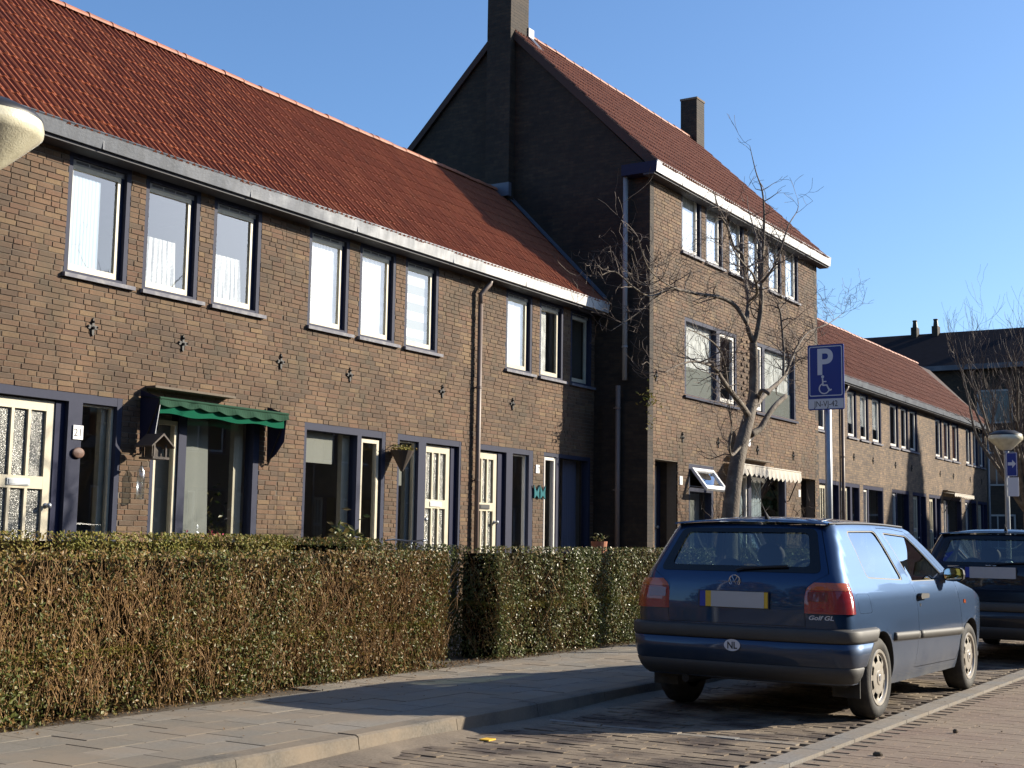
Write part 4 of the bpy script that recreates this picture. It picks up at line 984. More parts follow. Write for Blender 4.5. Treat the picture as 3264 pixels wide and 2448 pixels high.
# ------------------------------------------------------------------ awnings
def awning(name, label, W, y0, y1, zt, out, zf, drop, front, cloth_, nsc, back=None, cheeks=True):
    r = empty(name, (W, (y0 + y1) / 2, zf - drop)); tag(r, label, 'awning')
    MB().box(W + .003, W + .16, y0 + .1, y1 - (y1 - y0) * .35, zt, zt + .025).build('hood', M['mortar'], r)
    b = MB(); vs = []; n = 24
    for i in range(n + 1):
        y = y0 + (y1 - y0) * i / n; s = .012 * math.sin(i * 1.9)
        vs += [(W + .03, y, zf + .035), (W + out, y, zf + s)]
    b.add(vs, [(2 * i, 2 * i + 1, 2 * i + 3, 2 * i + 2) for i in range(n)]); b.build('canopy', M[cloth_], r, fix=False)
    b = MB(); vs = []; n = nsc * 8
    for i in range(n + 1):
        t = i / n; y = y0 + (y1 - y0) * t; sag = .012 * math.sin(t * 7)
        vs += [(W + out + .004, y, zf + .012 * math.sin(i * .7) * .4 + sag), (W + out + .01 + .012 * math.sin(i * .8), y, zf - drop * (.72 + .28 * abs(math.sin(PI * nsc * t))) + sag)]
    b.add(vs, [(2 * i, 2 * i + 1, 2 * i + 3, 2 * i + 2) for i in range(n)]); b.build('valance', M[front], r, fix=False)
    if back:
        b = MB(); vs = []
        for i in range(n + 1):
            y = y0 + .03 + (y1 - y0 - .06) * i / n; vs += [(W + out - .03, y, zf - .01), (W + out - .035, y, zf - drop * 1.7 + .012 * math.sin(i * .33))]
        b.add(vs, [(2 * i, 2 * i + 1, 2 * i + 3, 2 * i + 2) for i in range(n)]); b.build('inner_flap', M[back], r, fix=False)
    MB().tube([(W + out, y0, zf), (W + out, y1, zf)], .016, 8).build('front_bar', M[front], r)
    for y in (y0 + .02, y1 - .02):
        MB().tube([(W + .01, y, zf - .62), (W + .05, y, zf - .62), (W + out, y, zf - .01)], .013, 6).build('arm', M['iron'], r)
        if cheeks:
            b = MB(); b.add([(W + .012, y, zt - .03), (W + out, y, zf), (W + out - .05, y + .02, zf - .34), (W + out * .55, y - .01, zf - .50), (W + .02, y + .01, zf - .60)], [(0, 1, 2, 3, 4)]); b.build('cheek', M['navy'], r, fix=False)
    return r
awning('awning', 'faded green scalloped awning over the ground-floor window of the left house', WX, 10.42, 12.55, 2.885, .34, 2.75, .10, 'greenfade', 'greenfade', 7, 'greenawn')
awning('awning', 'cream awning with scalloped edge on the tall house', TX, 24.5, 27.95, 2.94, .32, 2.80, .24, 'whiteawn', 'whiteawn', 14, cheeks=False)
awning('awning', 'narrow pale awning over a ground-floor window of the far row', WX, 45.5, 48.2, 3.12, .4, 3.02, .12, 'whiteawn', 'whiteawn', 12, cheeks=False)

# ------------------------------------------------------------------ small things on the fronts
plate_number('21', WX + .004, 9.60, 2.31, .13, .15, 'white house number plate 21 on the blue door post')
plate_number('17', WX + .006, 19.17, 2.43, .11, .14, 'small white number plate 17 beside the shaded window')
for y, nm in ((22.47, 'left door of the tall house'), (28.72, 'right door of the tall house')):
    o = MB().box(TX + .003, TX + .012, y - .06, y + .06, 2.30, 2.46).build('number_plate', M['pvc'], at=(TX, y, 2.3)); tag(o, 'blank-looking white plate beside the ' + nm, 'house number')
o = MB().lathe([(0, 0), (.06, .001), (.075, .012), (.06, .02), (0, .024)], (0, 0, 0), 16, 'x'); o = o.build('welcome_plaque', [mat('painted plaque', (.13, .07, .05), .6, var=.6, vs=28)], sm=True); o.location = (WX + .005, 9.61, 2.09); o.scale = (1, 1.1, .8); tag(o, 'oval painted plaque on the blue post below number 21', 'plaque')
r = empty('bird_feeder', (WX + .36, 10.36, 2.06)); tag(r, 'dark wooden bird house hanging from the green awning on a cord', 'bird feeder')
x0, y0 = WX + .36, 10.36
MB().box(x0 - .11, x0 + .11, y0 - .12, y0 + .12, 2.06, 2.085).build('tray', M['darkwood'], r)
b = MB()
for sx in (-1, 1):
    for sy in (-1, 1): b.box(x0 + sx * .085 - .01, x0 + sx * .085 + .01, y0 + sy * .085 - .01, y0 + sy * .085 + .01, 2.085, 2.22)
b.build('posts', M['darkwood'], r); MB().box(x0 - .075, x0 + .04, y0 - .07, y0 + .07, 2.085, 2.20).build('seed_box', M['darkwood'], r)
for s in (-1, 1): MB().prism([(y0, 2.345), (y0 + s * .165, 2.205), (y0 + s * .165, 2.185), (y0, 2.32)], x0 - .14, x0 + .14, 'x').build('roof', M['darkwood'], r)
MB().tube([(x0, y0, 2.34), (x0 - .02, y0 + .08, 2.73)], .004, 5).build('cord', M['pvc'], r)
o = MB().lathe([(0, 1.62), (.045, 1.63), (.045, 1.93), (.02, 1.98), (.012, 2.0), (0, 2.0)], (WX + .1, 10.42, 0), 10).build('plastic_feeder', glass_mat('clear plastic', (.80, .86, .88), 1.45, .2, .1), at=(WX + .1, 10.42, 1.62), sm=True); tag(o, 'clear plastic tube hanging on the brick pier left of the awning window', 'feeder')
# hanging basket
r = empty('hanging_basket', (WX + .16, 15.14, 2.18)); tag(r, 'cone-shaped brown hanging basket on the pier between window and cream door', 'basket')
MB().lathe([(0, 2.17), (.02, 2.18), (.17, 2.46), (.175, 2.47), (.15, 2.47), (0, 2.46)], (WX + .19, 15.14, 0), 14).build('basket', M['darkwood'], r)
b = MB()
for _ in range(160): leafquad(b, Vector((WX + .19 + R.gauss(0, .08), 15.14 + R.gauss(0, .08), 2.48 + abs(R.gauss(0, .03)))), Vector((R.gauss(0, 1), R.gauss(0, 1), 1)).normalized(), .05, .02, R.random())
b.build('moss', M['leaftop'], r, fix=False); MB().tube([(WX, 15.14, 2.55), (WX + .19, 15.14, 2.56), (WX + .19, 15.14, 2.48)], .007, 5).build('bracket', M['iron'], r)
o = MB().tube([(WX + .1, 15.1, .1), (WX + .02, 15.14, 2.1)], .004, 4)
# letter holder ornament on the last pier
r = empty('wall_ornament', (WX + .04, 19.2, 1.95)); tag(r, 'teal butterfly-shaped ornament on the pier beside the shaded window', 'ornament')
tm = mat('teal glaze', (.02, .13, .15), .3)
for k in range(2):
    for s in (-1, 1): MB().prism([(19.12 + k * .18, 2.04), (19.12 + k * .18 + s * .09, 2.16), (19.12 + k * .18 + s * .075, 2.03), (19.12 + k * .18 + s * .08, 1.93), (19.12 + k * .18, 1.99)], WX + .01 + .01 * k, WX + .03 + .01 * k, 'x').build('wing', tm, r)
o = MB().lathe([(.0, 0), (.09, .01), (.17, .045), (.205, .085), (.21, .085), (.17, .035), (.09, 0), (0, -.01)], (0, 0, 0), 24, 'x').build('satellite_dish', M['pvc'], sm=True)
o.location = (TX + .14, 25.12, 3.36); o.rotation_euler = (0, -.25, .12); tag(o, 'white satellite dish on the tall house half behind the tree trunk', 'dish')
MB().tube([(-.01, 0, -.0), (-.12, 0, -.05)], .014, 6).build('mount', M['steel'], o); MB().tube([(.03, 0, -.18), (.22, 0, -.05)], .008, 5).build('feed_arm', M['steel'], o)
# plants and ornaments behind the awning window and in the front gardens
def leafy(b, c, n, spread, h, s, tl=.3):
    for _ in range(n):
        p = Vector(c) + Vector((R.gauss(0, spread), R.gauss(0, spread), abs(R.gauss(0, h)))); leafquad(b, p, Vector((R.gauss(0, 1), R.gauss(0, 1), .8)).normalized(), s, s * .45, R.random())
def pot_plant(label, x, y, z, pr, ph, pm, n, spread, h, s, lm='leaf2', flowers=None, name='potted_plant'):
    r = empty(name, (x, y, z)); tag(r, label, 'plant')
    MB().lathe([(0, 0), (pr * .75, .0), (pr, ph), (pr * .86, ph), (pr * .8, ph - .03), (0, ph - .03)], (x, y, z), 14).build('pot', pm, r)
    b = MB(); leafy(b, (x, y, z + ph), n, spread, h, s); b.build('leaves', M[lm], r, fix=False)
    if flowers:
        b = MB(); leafy(b, (x, y, z + ph + h * .7), flowers[0], spread * 1.1, h * .5, .05); b.build('flowers', flowers[1], r, fix=False)
    return r
pot_plant('leafy pot plant in the sidelight beside the door with number 21', WX - .32, 9.86, .55, .12, .22, M['greycloth'], 60, .12, .22, .16)
pot_plant('pink flowering pot plant left of the little wooden stool', WX - .24, 11.4, 1.0, .07, .1, M['terra'], 40, .06, .12, .06, flowers=(30, M['pink']))
pot_plant('pink flowering pot plant right of the little wooden stool', WX - .24, 11.86, 1.0, .07, .1, M['pvc'], 40, .06, .12, .06, flowers=(45, M['pink']))
pot_plant('tall green plant at the right of the awning window', WX - .35, 12.0, 1.0, .08, .14, M['terra'], 90, .09, .35, .08)
r = empty('plant_stool', (WX - .24, 11.62, 1.0)); tag(r, 'small light wooden stool on the sill of the awning window', 'stool')
MB().box(WX - .34, WX - .14, 11.52, 11.72, 1.22, 1.245).build('top', M['wood'], r)
for sx in (-.33, -.16):
    for sy in (11.53, 11.70): MB().box(WX + sx, WX + sx + .015, sy, sy + .015, 1.0, 1.22).build('leg', M['wood'], r)
o = MB().lathe([(0, 0), (.05, .005), (.055, .02), (.03, .05), (.045, .09), (.03, .14), (.02, .15), (0, .16)], (WX - .24, 11.62, 1.245), 12).build('lantern', M['steel'], at=(WX - .24, 11.62, 1.245), sm=True); tag(o, 'small silver lantern standing on the wooden stool', 'lantern')
pot_plant('grassy plant in a dark red planter in front of the big dark window', -10.6, 13.0, .56, .22, .50, mat('dark red planter', (.06, .02, .016), .5), 220, .12, .16, .13, 'leaf2')
for p in ((-10.8, 13.05),): MB().box(p[0] - .25, p[0] + .45, p[1] - .3, p[1] + .3, .085, .56).build('plinth', M['mortar'], tag(empty('garden_plinth', (-10.6, 13.0, .085)), 'low masonry block carrying the dark red planter', 'plinth'))
pot_plant('terracotta flower pot on the garden wall by the shaded window', -9.2, 17.1, 1.0, .12, .24, M['terra'], 30, .07, .05, .06)
for p in ((-9.2, 17.1),): MB().box(p[0] - .2, p[0] + .2, p[1] - .35, p[1] + .35, .085, 1.0).build('plinth', M['mortar'], tag(empty('garden_plinth', (-9.2, 17.1, .085)), 'low masonry block carrying the terracotta pot', 'plinth'))
def ivy():
    r = empty('ivy', (TX + .05, TY0 - .1, 3.6)); tag(r, 'small tuft of ivy on the corner ledge of the tall house', 'plant'); b = MB(); leafy(b, (TX + .03, TY0 - .08, 3.62), 60, .09, .16, .08); leafy(b, (TX + .03, TY0 - .08, 3.2), 25, .05, .2, .06); b.build('leaves', M['leaftop'], r, fix=False)
ivy()
for k, (y, x) in enumerate(((24.35, TX + .28), (28.3, TX + .25))):
    r = empty('climbing_plant', (x, y, .08)); tag(r, 'bare climbing plant on the tall house, %s of the cream awning' % ('left', 'right')[k], 'plant', 'bare climbers'); b = MB()
    for _ in range(16): twig(b, Vector((x + R.uniform(-.15, .1), y + R.gauss(0, .2), R.uniform(.8, 1.9))), Vector((0, R.gauss(0, .4), 1)).normalized(), R.uniform(.5, .9), .009, 1)
    b.tube([(x, y, .08), (x, y, 1.2)], .02, 5); b.build('stems', M['twigbark'], r, fix=False)
# bicycle against the front of the middle house; only its top shows over the hedge
def bicycle(loc, rz):
    r = empty('bicycle', loc); tag(r, 'parked bicycle in front of the big dark window, handlebar above the hedge', 'bicycle'); ORG[r.name] = Vector((0, 0, 0)); r.rotation_euler = (0, 0, rz)
    fm = mat('dark bicycle paint', (.03, .03, .05), .3, coat=.6)
    for y in (-.55, .55):
        w = MB(); n = 28
        w.tube([(0, y + .33 * math.cos(2 * PI * i / n), .34 + .33 * math.sin(2 * PI * i / n)) for i in range(n + 1)], .018, 6, False); wo_ = w.build('wheel', M['dark'], r, sm=True)
        s = MB()
        for i in range(14): s.tube([(0, y, .34), (0, y + .32 * math.cos(2 * PI * i / 14), .34 + .32 * math.sin(2 * PI * i / 14))], .0015, 3, False)
        s.build('spokes', M['steel'], wo_, fix=False)
    b = MB(); b.tube([(0, -.55, .34), (0, -.1, .33), (0, -.22, .88)], .016, 6).tube([(0, -.1, .33), (0, .40, .82)], .018, 6).tube([(0, .38, .98), (0, .46, .72), (0, .55, .34)], .016, 6).tube([(0, -.55, .34), (0, -.19, .78)], .010, 6).tube([(0, -.19, .75), (0, .40, .80)], .016, 6); b.build('frame', fm, r, sm=True)
    MB().tube([(-.28, .22, 1.12), (-.26, .36, 1.14), (-.05, .42, 1.12), (.05, .42, 1.12), (.26, .36, 1.14), (.28, .22, 1.12)], .012, 6).tube([(0, .38, .98), (0, .42, 1.12)], .014, 6).build('handlebar', M['steel'], r, sm=True)
    MB().prism([(-.36, -.0), (-.36, .08), (-.2, .07), (-.04, .02), (-.04, -.02), (-.2, -.07), (-.36, -.08)][0:0] or [(-.08, -.36), (.08, -.36), (.06, -.2), (.02, -.06), (-.02, -.06), (-.06, -.2)], .95, 1.0, 'z').build('saddle', M['dark'], r)
    MB().tube([(0, -.22, .88), (0, -.23, .96)], .014, 6).build('seat_post', M['steel'], r); MB().box(-.07, .07, -.85, -.4, .74, .76).build('luggage_rack', M['steel'], r)
    MB().lathe([(0, 0), (.05, .01), (.055, .05), (0, .055)], (0, .48, .92), 10).build('headlamp', M['steel'], r); MB().tube([(-.09, -.08, .30), (.09, -.12, .36)], .012, 6).build('pedals', M['dark'], r)
bicycle((-10.35, 13.75, .085), math.radians(6))

# ------------------------------------------------------------------ lamp posts and signs
M['opal'] = mat('opal lamp bowl', (.66, .62, .46), .22, var=.12, vs=7, bmp=.25, bs=90, trans=.0, dirt=(.40, .36, .24, .5), ds=10, coat=.5)
def lamp(label, loc, h=3.3):
    r = empty('lamp_post', loc); tag(r, label, 'lamp post', 'street lamps with shallow cone bowls'); ORG[r.name] = Vector((0, 0, 0))
    MB().lathe([(.075, 0), (.075, .9), (.05, .95), (.042, h - .2), (.055, h - .18), (.055, h - .12)], (0, 0, 0), 14).build('post', M['steel'], r, sm=False)
    MB().lathe([(.09, h - .13), (.13, h - .10), (.30, h + .055), (.318, h + .075), (.322, h + .11), (.312, h + .155)], (0, 0, 0), 40).build('bowl', M['opal'], r, sm=True)
    MB().lathe([(.312, h + .15), (.314, h + .162), (.29, h + .19), (.18, h + .245), (.05, h + .26), (0, h + .262)], (0, 0, 0), 40).build('lid', M['dark'], r, sm=True)
    return r
lamp('street lamp at the upper left corner, only its pale bowl showing', (-6.30, 4.50, .08), 3.27)
lamp('street lamp with pale bowl at the right edge above the dark car', (-5.56, 26.84, .06), 3.18)
M['signblue'] = mat('sign blue', (.010, .030, .22), .35, var=.06, spec=.4); M['signwhite'] = mat('sign white', (.62, .62, .64), .4, var=.04)
def flat(b, poly, y, z=0): b.add([(p[0], y, p[1]) for p in poly], [tuple(range(len(poly)))])
def rrect(w, h, r, cx_=0, cz=0, n=6):
    pts = []
    for sx, sz, a0 in ((1, 1, 0), (-1, 1, 90), (-1, -1, 180), (1, -1, 270)):
        for i in range(n + 1): a = math.radians(a0 + 90 * i / n); pts.append((cx_ + sx * (w / 2 - r) + r * math.cos(a), cz + sz * (h / 2 - r) + r * math.sin(a)))
    return pts
def ring(b, outer, inner, y):
    n = len(outer); b.add([(p[0], y, p[1]) for p in outer] + [(p[0], y, p[1]) for p in inner], [(i, (i + 1) % n, n + (i + 1) % n, n + i) for i in range(n)])
def stroke(b, pts, w, y):
    for i in range(len(pts) - 1):
        a, c = Vector(pts[i]), Vector(pts[i + 1]); d = (c - a).normalized(); n = Vector((-d.y, d.x)) * w / 2; a2, c2 = a - d * w * .25, c + d * w * .25
        b.add([(p.x, y - .0002 * (i % 2), p.y) for p in (a2 - n, c2 - n, c2 + n, a2 + n)], [(0, 1, 2, 3)])
r = empty('parking_sign', (-4.82, 14.2, .08)); tag(r, 'blue disabled parking sign on grey pole behind the blue car', 'sign'); ORG[r.name] = Vector((0, 0, 0))
MB().tube([(0, .05, 0), (0, .05, 3.30)], .038, 16).build('pole', M['steel'], r, sm=True)
MB().prism(rrect(.41, .725, .02, 0, 2.995), -.012, 0, 'y').build('backing', M['signblue'], r)
b = MB(); ring(b, rrect(.375, .555, .02, 0, 3.062), rrect(.355, .535, .014, 0, 3.062), -.0135); b.build('border', M['signwhite'], r, fix=False)
t = text('P', .40, M['signwhite'], r, .0006, .010); t.location = (-.015, -.0135, 3.03); t.rotation_euler = (PI / 2, 0, 0); t.scale = (.92, 1, 1)
b = MB(); yy = -.0135
b.add([(-.035 + .017 * math.cos(a * PI / 6), yy, 3.0 + .017 * math.sin(a * PI / 6)) for a in range(12)], [tuple(range(12))])
stroke(b, [(-.036, 2.978), (-.032, 2.905), (.012, 2.905), (.040, 2.845), (.062, 2.855)], .016, yy); stroke(b, [(-.034, 2.945), (.005, 2.945)], .012, yy - .0005)
stroke(b, [(-.018 + .056 * math.cos(math.radians(a)), 2.868 + .056 * math.sin(math.radians(a))) for a in range(108, 361, 14)], .013, yy - .001)
b.build('wheelchair_symbol', M['signwhite'], r, fix=False)
MB().box(-.198, .198, -.0135, -.0125, 2.645, 2.755).build('text_plate', M['signwhite'], r)
t = text('JN-VJ-42', .088, M['dark'], r, .0004); t.location = (0, -.0142, 2.668); t.rotation_euler = (PI / 2, 0, 0); t.scale = (.86, 1.05, 1)
for z in (2.8, 3.15): MB().box(-.05, .05, .0, .09, z, z + .03).build('clamp', M['steel'], r)
r = empty('one_way_sign', (-5.44, 26.74, 2.3)); tag(r, 'blue one-way arrow sign with white plate under the far lamp', 'sign'); ORG[r.name] = Vector((0, 0, 0))
MB().prism(rrect(.20, .46, .015, 0, .53), -.01, 0, 'y').build('backing', M['signblue'], r)
b = MB(); ring(b, rrect(.19, .45, .014, 0, .53), rrect(.17, .43, .01, 0, .53), -.0115); b.build('border', M['signwhite'], r, fix=False)
b = MB(); flat(b, [(-.07, .51), (.01, .51), (.01, .46), (.08, .54), (.01, .62), (.01, .57), (-.07, .57)], -.0118); b.build('arrow', M['signwhite'], r, fix=False)
MB().prism(rrect(.20, .36, .01, .02, .10), -.01, -.002, 'y').build('white_plate', M['signwhite'], r); MB().box(-.12, .02, 0, .03, .1, .13).box(-.12, .02, 0, .03, .6, .63).build('bracket', M['steel'], r)

# ------------------------------------------------------------------ cars
def lerp_tab(tab, x):
    if x <= tab[0][0]: return tab[0][1]
    for (a, va), (b_, vb) in zip(tab, tab[1:]):
        if x <= b_:
            t = (x - a) / (b_ - a); return va + (vb - va) * t
    return tab[-1][1]
def smooth_tab(tab, x, h=.02): return (lerp_tab(tab, x - h) + 2 * lerp_tab(tab, x) + lerp_tab(tab, x + h)) / 4
def poly_in(p, poly):
    x, y = p; c = False; n = len(poly)
    for i in range(n):
        x1, y1 = poly[i]; x2, y2 = poly[(i + 1) % n]
        if (y1 > y) != (y2 > y) and x < (x2 - x1) * (y - y1) / (y2 - y1) + x1: c = not c
    return c
def dense(poly, step=.035, closed=True):
    out = []; n = len(poly)
    for i in range(n if closed else n - 1):
        a, b_ = poly[i], poly[(i + 1) % n]; L = math.hypot(b_[0] - a[0], b_[1] - a[1]); k = max(1, int(L / step))
        out += [(a[0] + (b_[0] - a[0]) * j / k, a[1] + (b_[1] - a[1]) * j / k) for j in range(k)]
    if not closed: out.append(poly[-1])
    return out
def round_poly(poly, r, n=4):
    out = []; m_ = len(poly)
    for i in range(m_):
        p, a, c = Vector(poly[i]), Vector(poly[i - 1]), Vector(poly[(i + 1) % m_])
        rr_ = min(r, (a - p).length * .45, (c - p).length * .45); s = p + (a - p).normalized() * rr_; e = p + (c - p).normalized() * rr_
        for k in range(n + 1):
            t = k / n; q = s * (1 - t) ** 2 + p * 2 * t * (1 - t) + e * t * t; out.append((q.x, q.y))
    return out
def cdt_fill(outline, holes=(), grid=.06):
    """triangulate a 2-D outline with holes, with interior points so it can be bent onto a curved surface"""
    loops = [dense(outline)] + [dense(h) for h in holes]
    co = []; ed = []
    for lp in loops:
        b0 = len(co); co += lp; ed += [(b0 + i, b0 + (i + 1) % len(lp)) for i in range(len(lp))]
    xs = [p[0] for p in loops[0]]; ys = [p[1] for p in loops[0]]; bd = list(co)
    x = min(xs) + grid / 2
    while x < max(xs):
        y = min(ys) + grid / 2
        while y < max(ys):
            if poly_in((x, y), loops[0]) and not any(poly_in((x, y), h) for h in loops[1:]) and min((q[0] - x) ** 2 + (q[1] - y) ** 2 for q in bd) > (grid * .45) ** 2: co.append((x, y))
            y += grid
        x += grid
    r = delaunay_2d_cdt([Vector(c) for c in co], ed, [], 0, 1e-6)
    vs, fs = r[0], r[2]; keep = []
    for f in fs:
        c = (sum(vs[i].x for i in f) / 3, sum(vs[i].y for i in f) / 3)
        if poly_in(c, loops[0]) and not any(poly_in(c, h) for h in loops[1:]): keep.append(tuple(f))
    return [(v.x, v.y) for v in vs], keep

def paint_mat(name, col):
    m, nt, b, N, L = nodes(name)
    gp = N.new('ShaderNodeNewGeometry')
    tc = N.new('ShaderNodeTexCoord').outputs['Object']
    s = N.new('ShaderNodeSeparateXYZ'); L.new(tc, s.inputs[0])
    dirt = mathn(N, L, 'MULTIPLY', ramp(N, L, s.outputs['Z'], [(.22, (1, 1, 1)), (.62, (0, 0, 0))]), ramp(N, L, noise(N, L, 3, 5), [(.3, (.25, .25, .25)), (.75, (.8, .8, .8))]))
    c = mix(N, L, dirt, col, (.11, .105, .095)); c = mix(N, L, gp.outputs['Backfacing'], c, (.012, .012, .013))
    L.new(c, b.inputs['Base Color']); L.new(mathn(N, L, 'SUBTRACT', .85, dirt), b.inputs['Metallic'])
    L.new(mathn(N, L, 'ADD', .46, mathn(N, L, 'MULTIPLY', dirt, .4)), b.inputs['Roughness'])
    b.inputs['Coat Weight'].default_value = .9; b.inputs['Coat Roughness'].default_value = .04
    L.new(mathn(N, L, 'SUBTRACT', .9, dirt), b.inputs['Coat Weight'])
    return m
M['rubber'] = mat('tyre rubber', (.022, .021, .020), .8, var=.3, vs=12, bmp=.3, bs=80, dirt=(.12, .11, .09, .4), ds=8)
M['trim'] = mat('worn black trim', (.052, .05, .046), .6, var=.2, vs=8)
M['bumperlow'] = mat('grey valance plastic', (.045, .045, .045), .6, var=.15)
M['wheelcover'] = mat('silver wheel cover', (.40, .375, .33), .35, metal=.3, var=.1, dirt=(.25, .20, .14, .5), ds=14)
M['frit'] = mat('black glass edge', (.008, .008, .009), .12)
M['seat'] = mat('dark seat cloth', (.035, .035, .04), .9)
def lens(name, col):
    m, nt, b, N, L = nodes(name); b.inputs['Base Color'].default_value = (*col, 1); b.inputs['Roughness'].default_value = .12; b.inputs['Coat Weight'].default_value = 1
    b.inputs['Transmission Weight'].default_value = .15; w = N.new('ShaderNodeTexWave'); w.inputs['Scale'].default_value = 40; w.bands_direction = 'Z'
    L.new(N.new('ShaderNodeTexCoord').outputs['Object'], w.inputs[0]); bump(N, L, b, w.outputs['Fac'], .3, .004); return m
M['redlens'] = lens('red lamp lens', (.32, .010, .008)); M['amber'] = lens('amber lamp lens', (.55, .10, .012)); M['smoke'] = lens('dark red lens', (.18, .012, .012))
M['plateyellow'] = mat('yellow plate', (.62, .40, .03), .5, var=.04); M['plategrey'] = mat('plain grey panel', (.42, .42, .42), .6, var=.02); M['plateblue'] = mat('plate blue', (.015, .04, .30), .5)
M['chrome'] = mat('dull chrome', (.5, .5, .52), .25, metal=.8)

YR = [(.20, -.56), (.27, -.615), (.36, -.66), (.55, -.69), (.64, -.70), (.80, -.705), (.95, -.690), (1.02, -.660), (1.10, -.61), (1.38, -.43), (1.46, -.36)]
WW = [(.18, .775), (.25, .80), (.36, .825), (.55, .842), (.72, .843), (.86, .832), (.93, .812), (.975, .790), (1.05, .762), (1.20, .708), (1.34, .648), (1.40, .610), (1.44, .575)]
RC = [(.2, .10), (.6, .13), (.9, .13), (1.0, .12), (1.4, .10)]
YFW = [(.96, 2.13), (1.38, 1.27), (1.46, 1.05)]
def hw(y, z): return smooth_tab(WW, z, .025) - .020 * ((y - 1.2) / 1.9) ** 2 - (.10 * ((y - 2.6) / .65) ** 2 if y > 2.6 else 0) + .010 * max(0, 1 - abs(z - .60) / .12) * (max(0, 1 - abs(y) / .45) + max(0, 1 - abs(y - 2.475) / .45))
def yr_(z): return smooth_tab(YR, z, .02)
def X_(y, z):
    w = hw(y, z); r = lerp_tab(RC, z); y0 = yr_(z) + .04
    if y < y0 + r: w = w - r + math.sqrt(max(0, r * r - min(r, y0 + r - y) ** 2))
    return w
def Yr_(x, z):
    """rear surface with a gentle bow and rounded corners"""
    r = lerp_tab(RC, z); y0 = yr_(z) + .04; w = hw(y0 + r, z); a = abs(x); bow = .04 * (1 - min(1, a / (w - r * .3)) ** 2)
    if a <= w - r: return y0 - bow
    t = min(r, a - (w - r)); return y0 + r - math.sqrt(max(0, r * r - t * t)) - bow * .0 - (.04 * (1 - min(1, a / (w - r * .3)) ** 2))
def contour(s, z, off=0.0):
    """a point on the body's plan outline at height z; s runs from the middle of the tail round the right corner and along the side"""
    r = lerp_tab(RC, z); y0 = yr_(z) + .04; w = hw(y0 + r, z); a = w - r
    if s < a: return Vector((s, Yr_(s, z) - off, z))
    t = (s - a) / r
    if t < PI / 2:
        d = Vector((math.sin(t), -math.cos(t), 0)); c = Vector((a, y0 + r, z)); bow = .04 * (1 - min(1, (a + r * math.sin(t)) / (w - r * .3)) ** 2)
        return c + d * (r + off) - Vector((0, bow, 0))
    y = y0 + r + (s - a - r * PI / 2); return Vector((X_(y, z) + off, y, z))
def s_at_side(y, z): r = lerp_tab(RC, z); y0 = yr_(z) + .04; return hw(y0 + r, z) - r + r * PI / 2 + (y - y0 - r)
def num_norm(f, a, b_, side):
    h = .004; p = f(a, b_); du = f(a + h, b_) - f(a - h, b_); dv = f(a, b_ + h) - f(a, b_ - h); n = du.cross(dv)
    if n.length < 1e-12: return Vector(side)
    n.normalize(); return n if n.dot(Vector(side)) > 0 else -n
def surf_mesh(name, f, vs, fs, m, side, parent, thick=0.0, mirror=False):
    """bend a filled outline onto the body surface, with the surface's own normals"""
    P = [f(*v) for v in vs]; Nn = [num_norm(f, v[0], v[1], side) for v in vs]
    if mirror: P = [Vector((-p.x, p.y, p.z)) for p in P]; Nn = [Vector((-n.x, n.y, n.z)) for n in Nn]
    F = []
    for a in fs:
        n = (P[a[1]] - P[a[0]]).cross(P[a[2]] - P[a[0]]); F.append(a if n.dot(Nn[a[0]]) > 0 else (a[0], a[2], a[1]))
    me = bpy.data.meshes.new(name); me.from_pydata(P, [], F); me.materials.append(m); smooth(me)
    me.normals_split_custom_set_from_vertices(Nn); o = bpy.data.objects.new(name, me); link(o, parent); return o
def grid_strip(b, fn, ss, zs, cap=0.0):
    n = len(ss); vs = [fn(s, z) for z in zs for s in ss]; b.add(vs, [(k * n + i, k * n + i + 1, (k + 1) * n + i + 1, (k + 1) * n + i) for k in range(len(zs) - 1) for i in range(n - 1)])
def wheel(parent, y, z, side, steer=0):
    x = side * .735
    w = empty('wheel', (0, 0, 0)); w.parent = parent; w.location = (x, y, z); ORG[w.name] = Vector((0, 0, 0))
    if side < 0: w.rotation_euler = (0, 0, PI)
    t = MB(); t.lathe([(.17, -.09), (.24, -.095), (.283, -.075), (.288, -.03), (.288, .03), (.283, .07), (.262, .088), (.235, .092), (.205, .085), (.19, .07), (.19, -.05)], (0, 0, 0), 48, 'x'); t.build('tyre', M['rubber'], w, sm=True)
    d = MB(); d.lathe([(0, .03), (.185, .035), (.192, .08)], (0, 0, 0), 32, 'x'); d.build('brake_disc', M['dark'], w)
    c = MB(); n = 64
    prof = [(0, .088), (.05, .088), (.055, .083), (.105, .080), (.118, .078), (.158, .070), (.168, .070), (.178, .084), (.196, .087), (.203, .078)]
    vs = [(h, r_ * math.cos(2 * PI * j / n), r_ * math.sin(2 * PI * j / n)) for r_, h in prof for j in range(n)]
    fs = []
    for i in range(len(prof) - 1):
        for j in range(n):
            if i == 4 and (j % 8) in (1, 2, 3, 4, 5): continue
            fs.append((i * n + j, i * n + (j + 1) % n, (i + 1) * n + (j + 1) % n, (i + 1) * n + j))
    c.add(vs, fs); c.build('wheel_cover', M['wheelcover'], w, sm=False)
    MB().lathe([(0, .092), (.022, .092), (.026, .089)], (0, 0, 0), 16, 'x').build('wheel_emblem', M['chrome'], w)
    return w
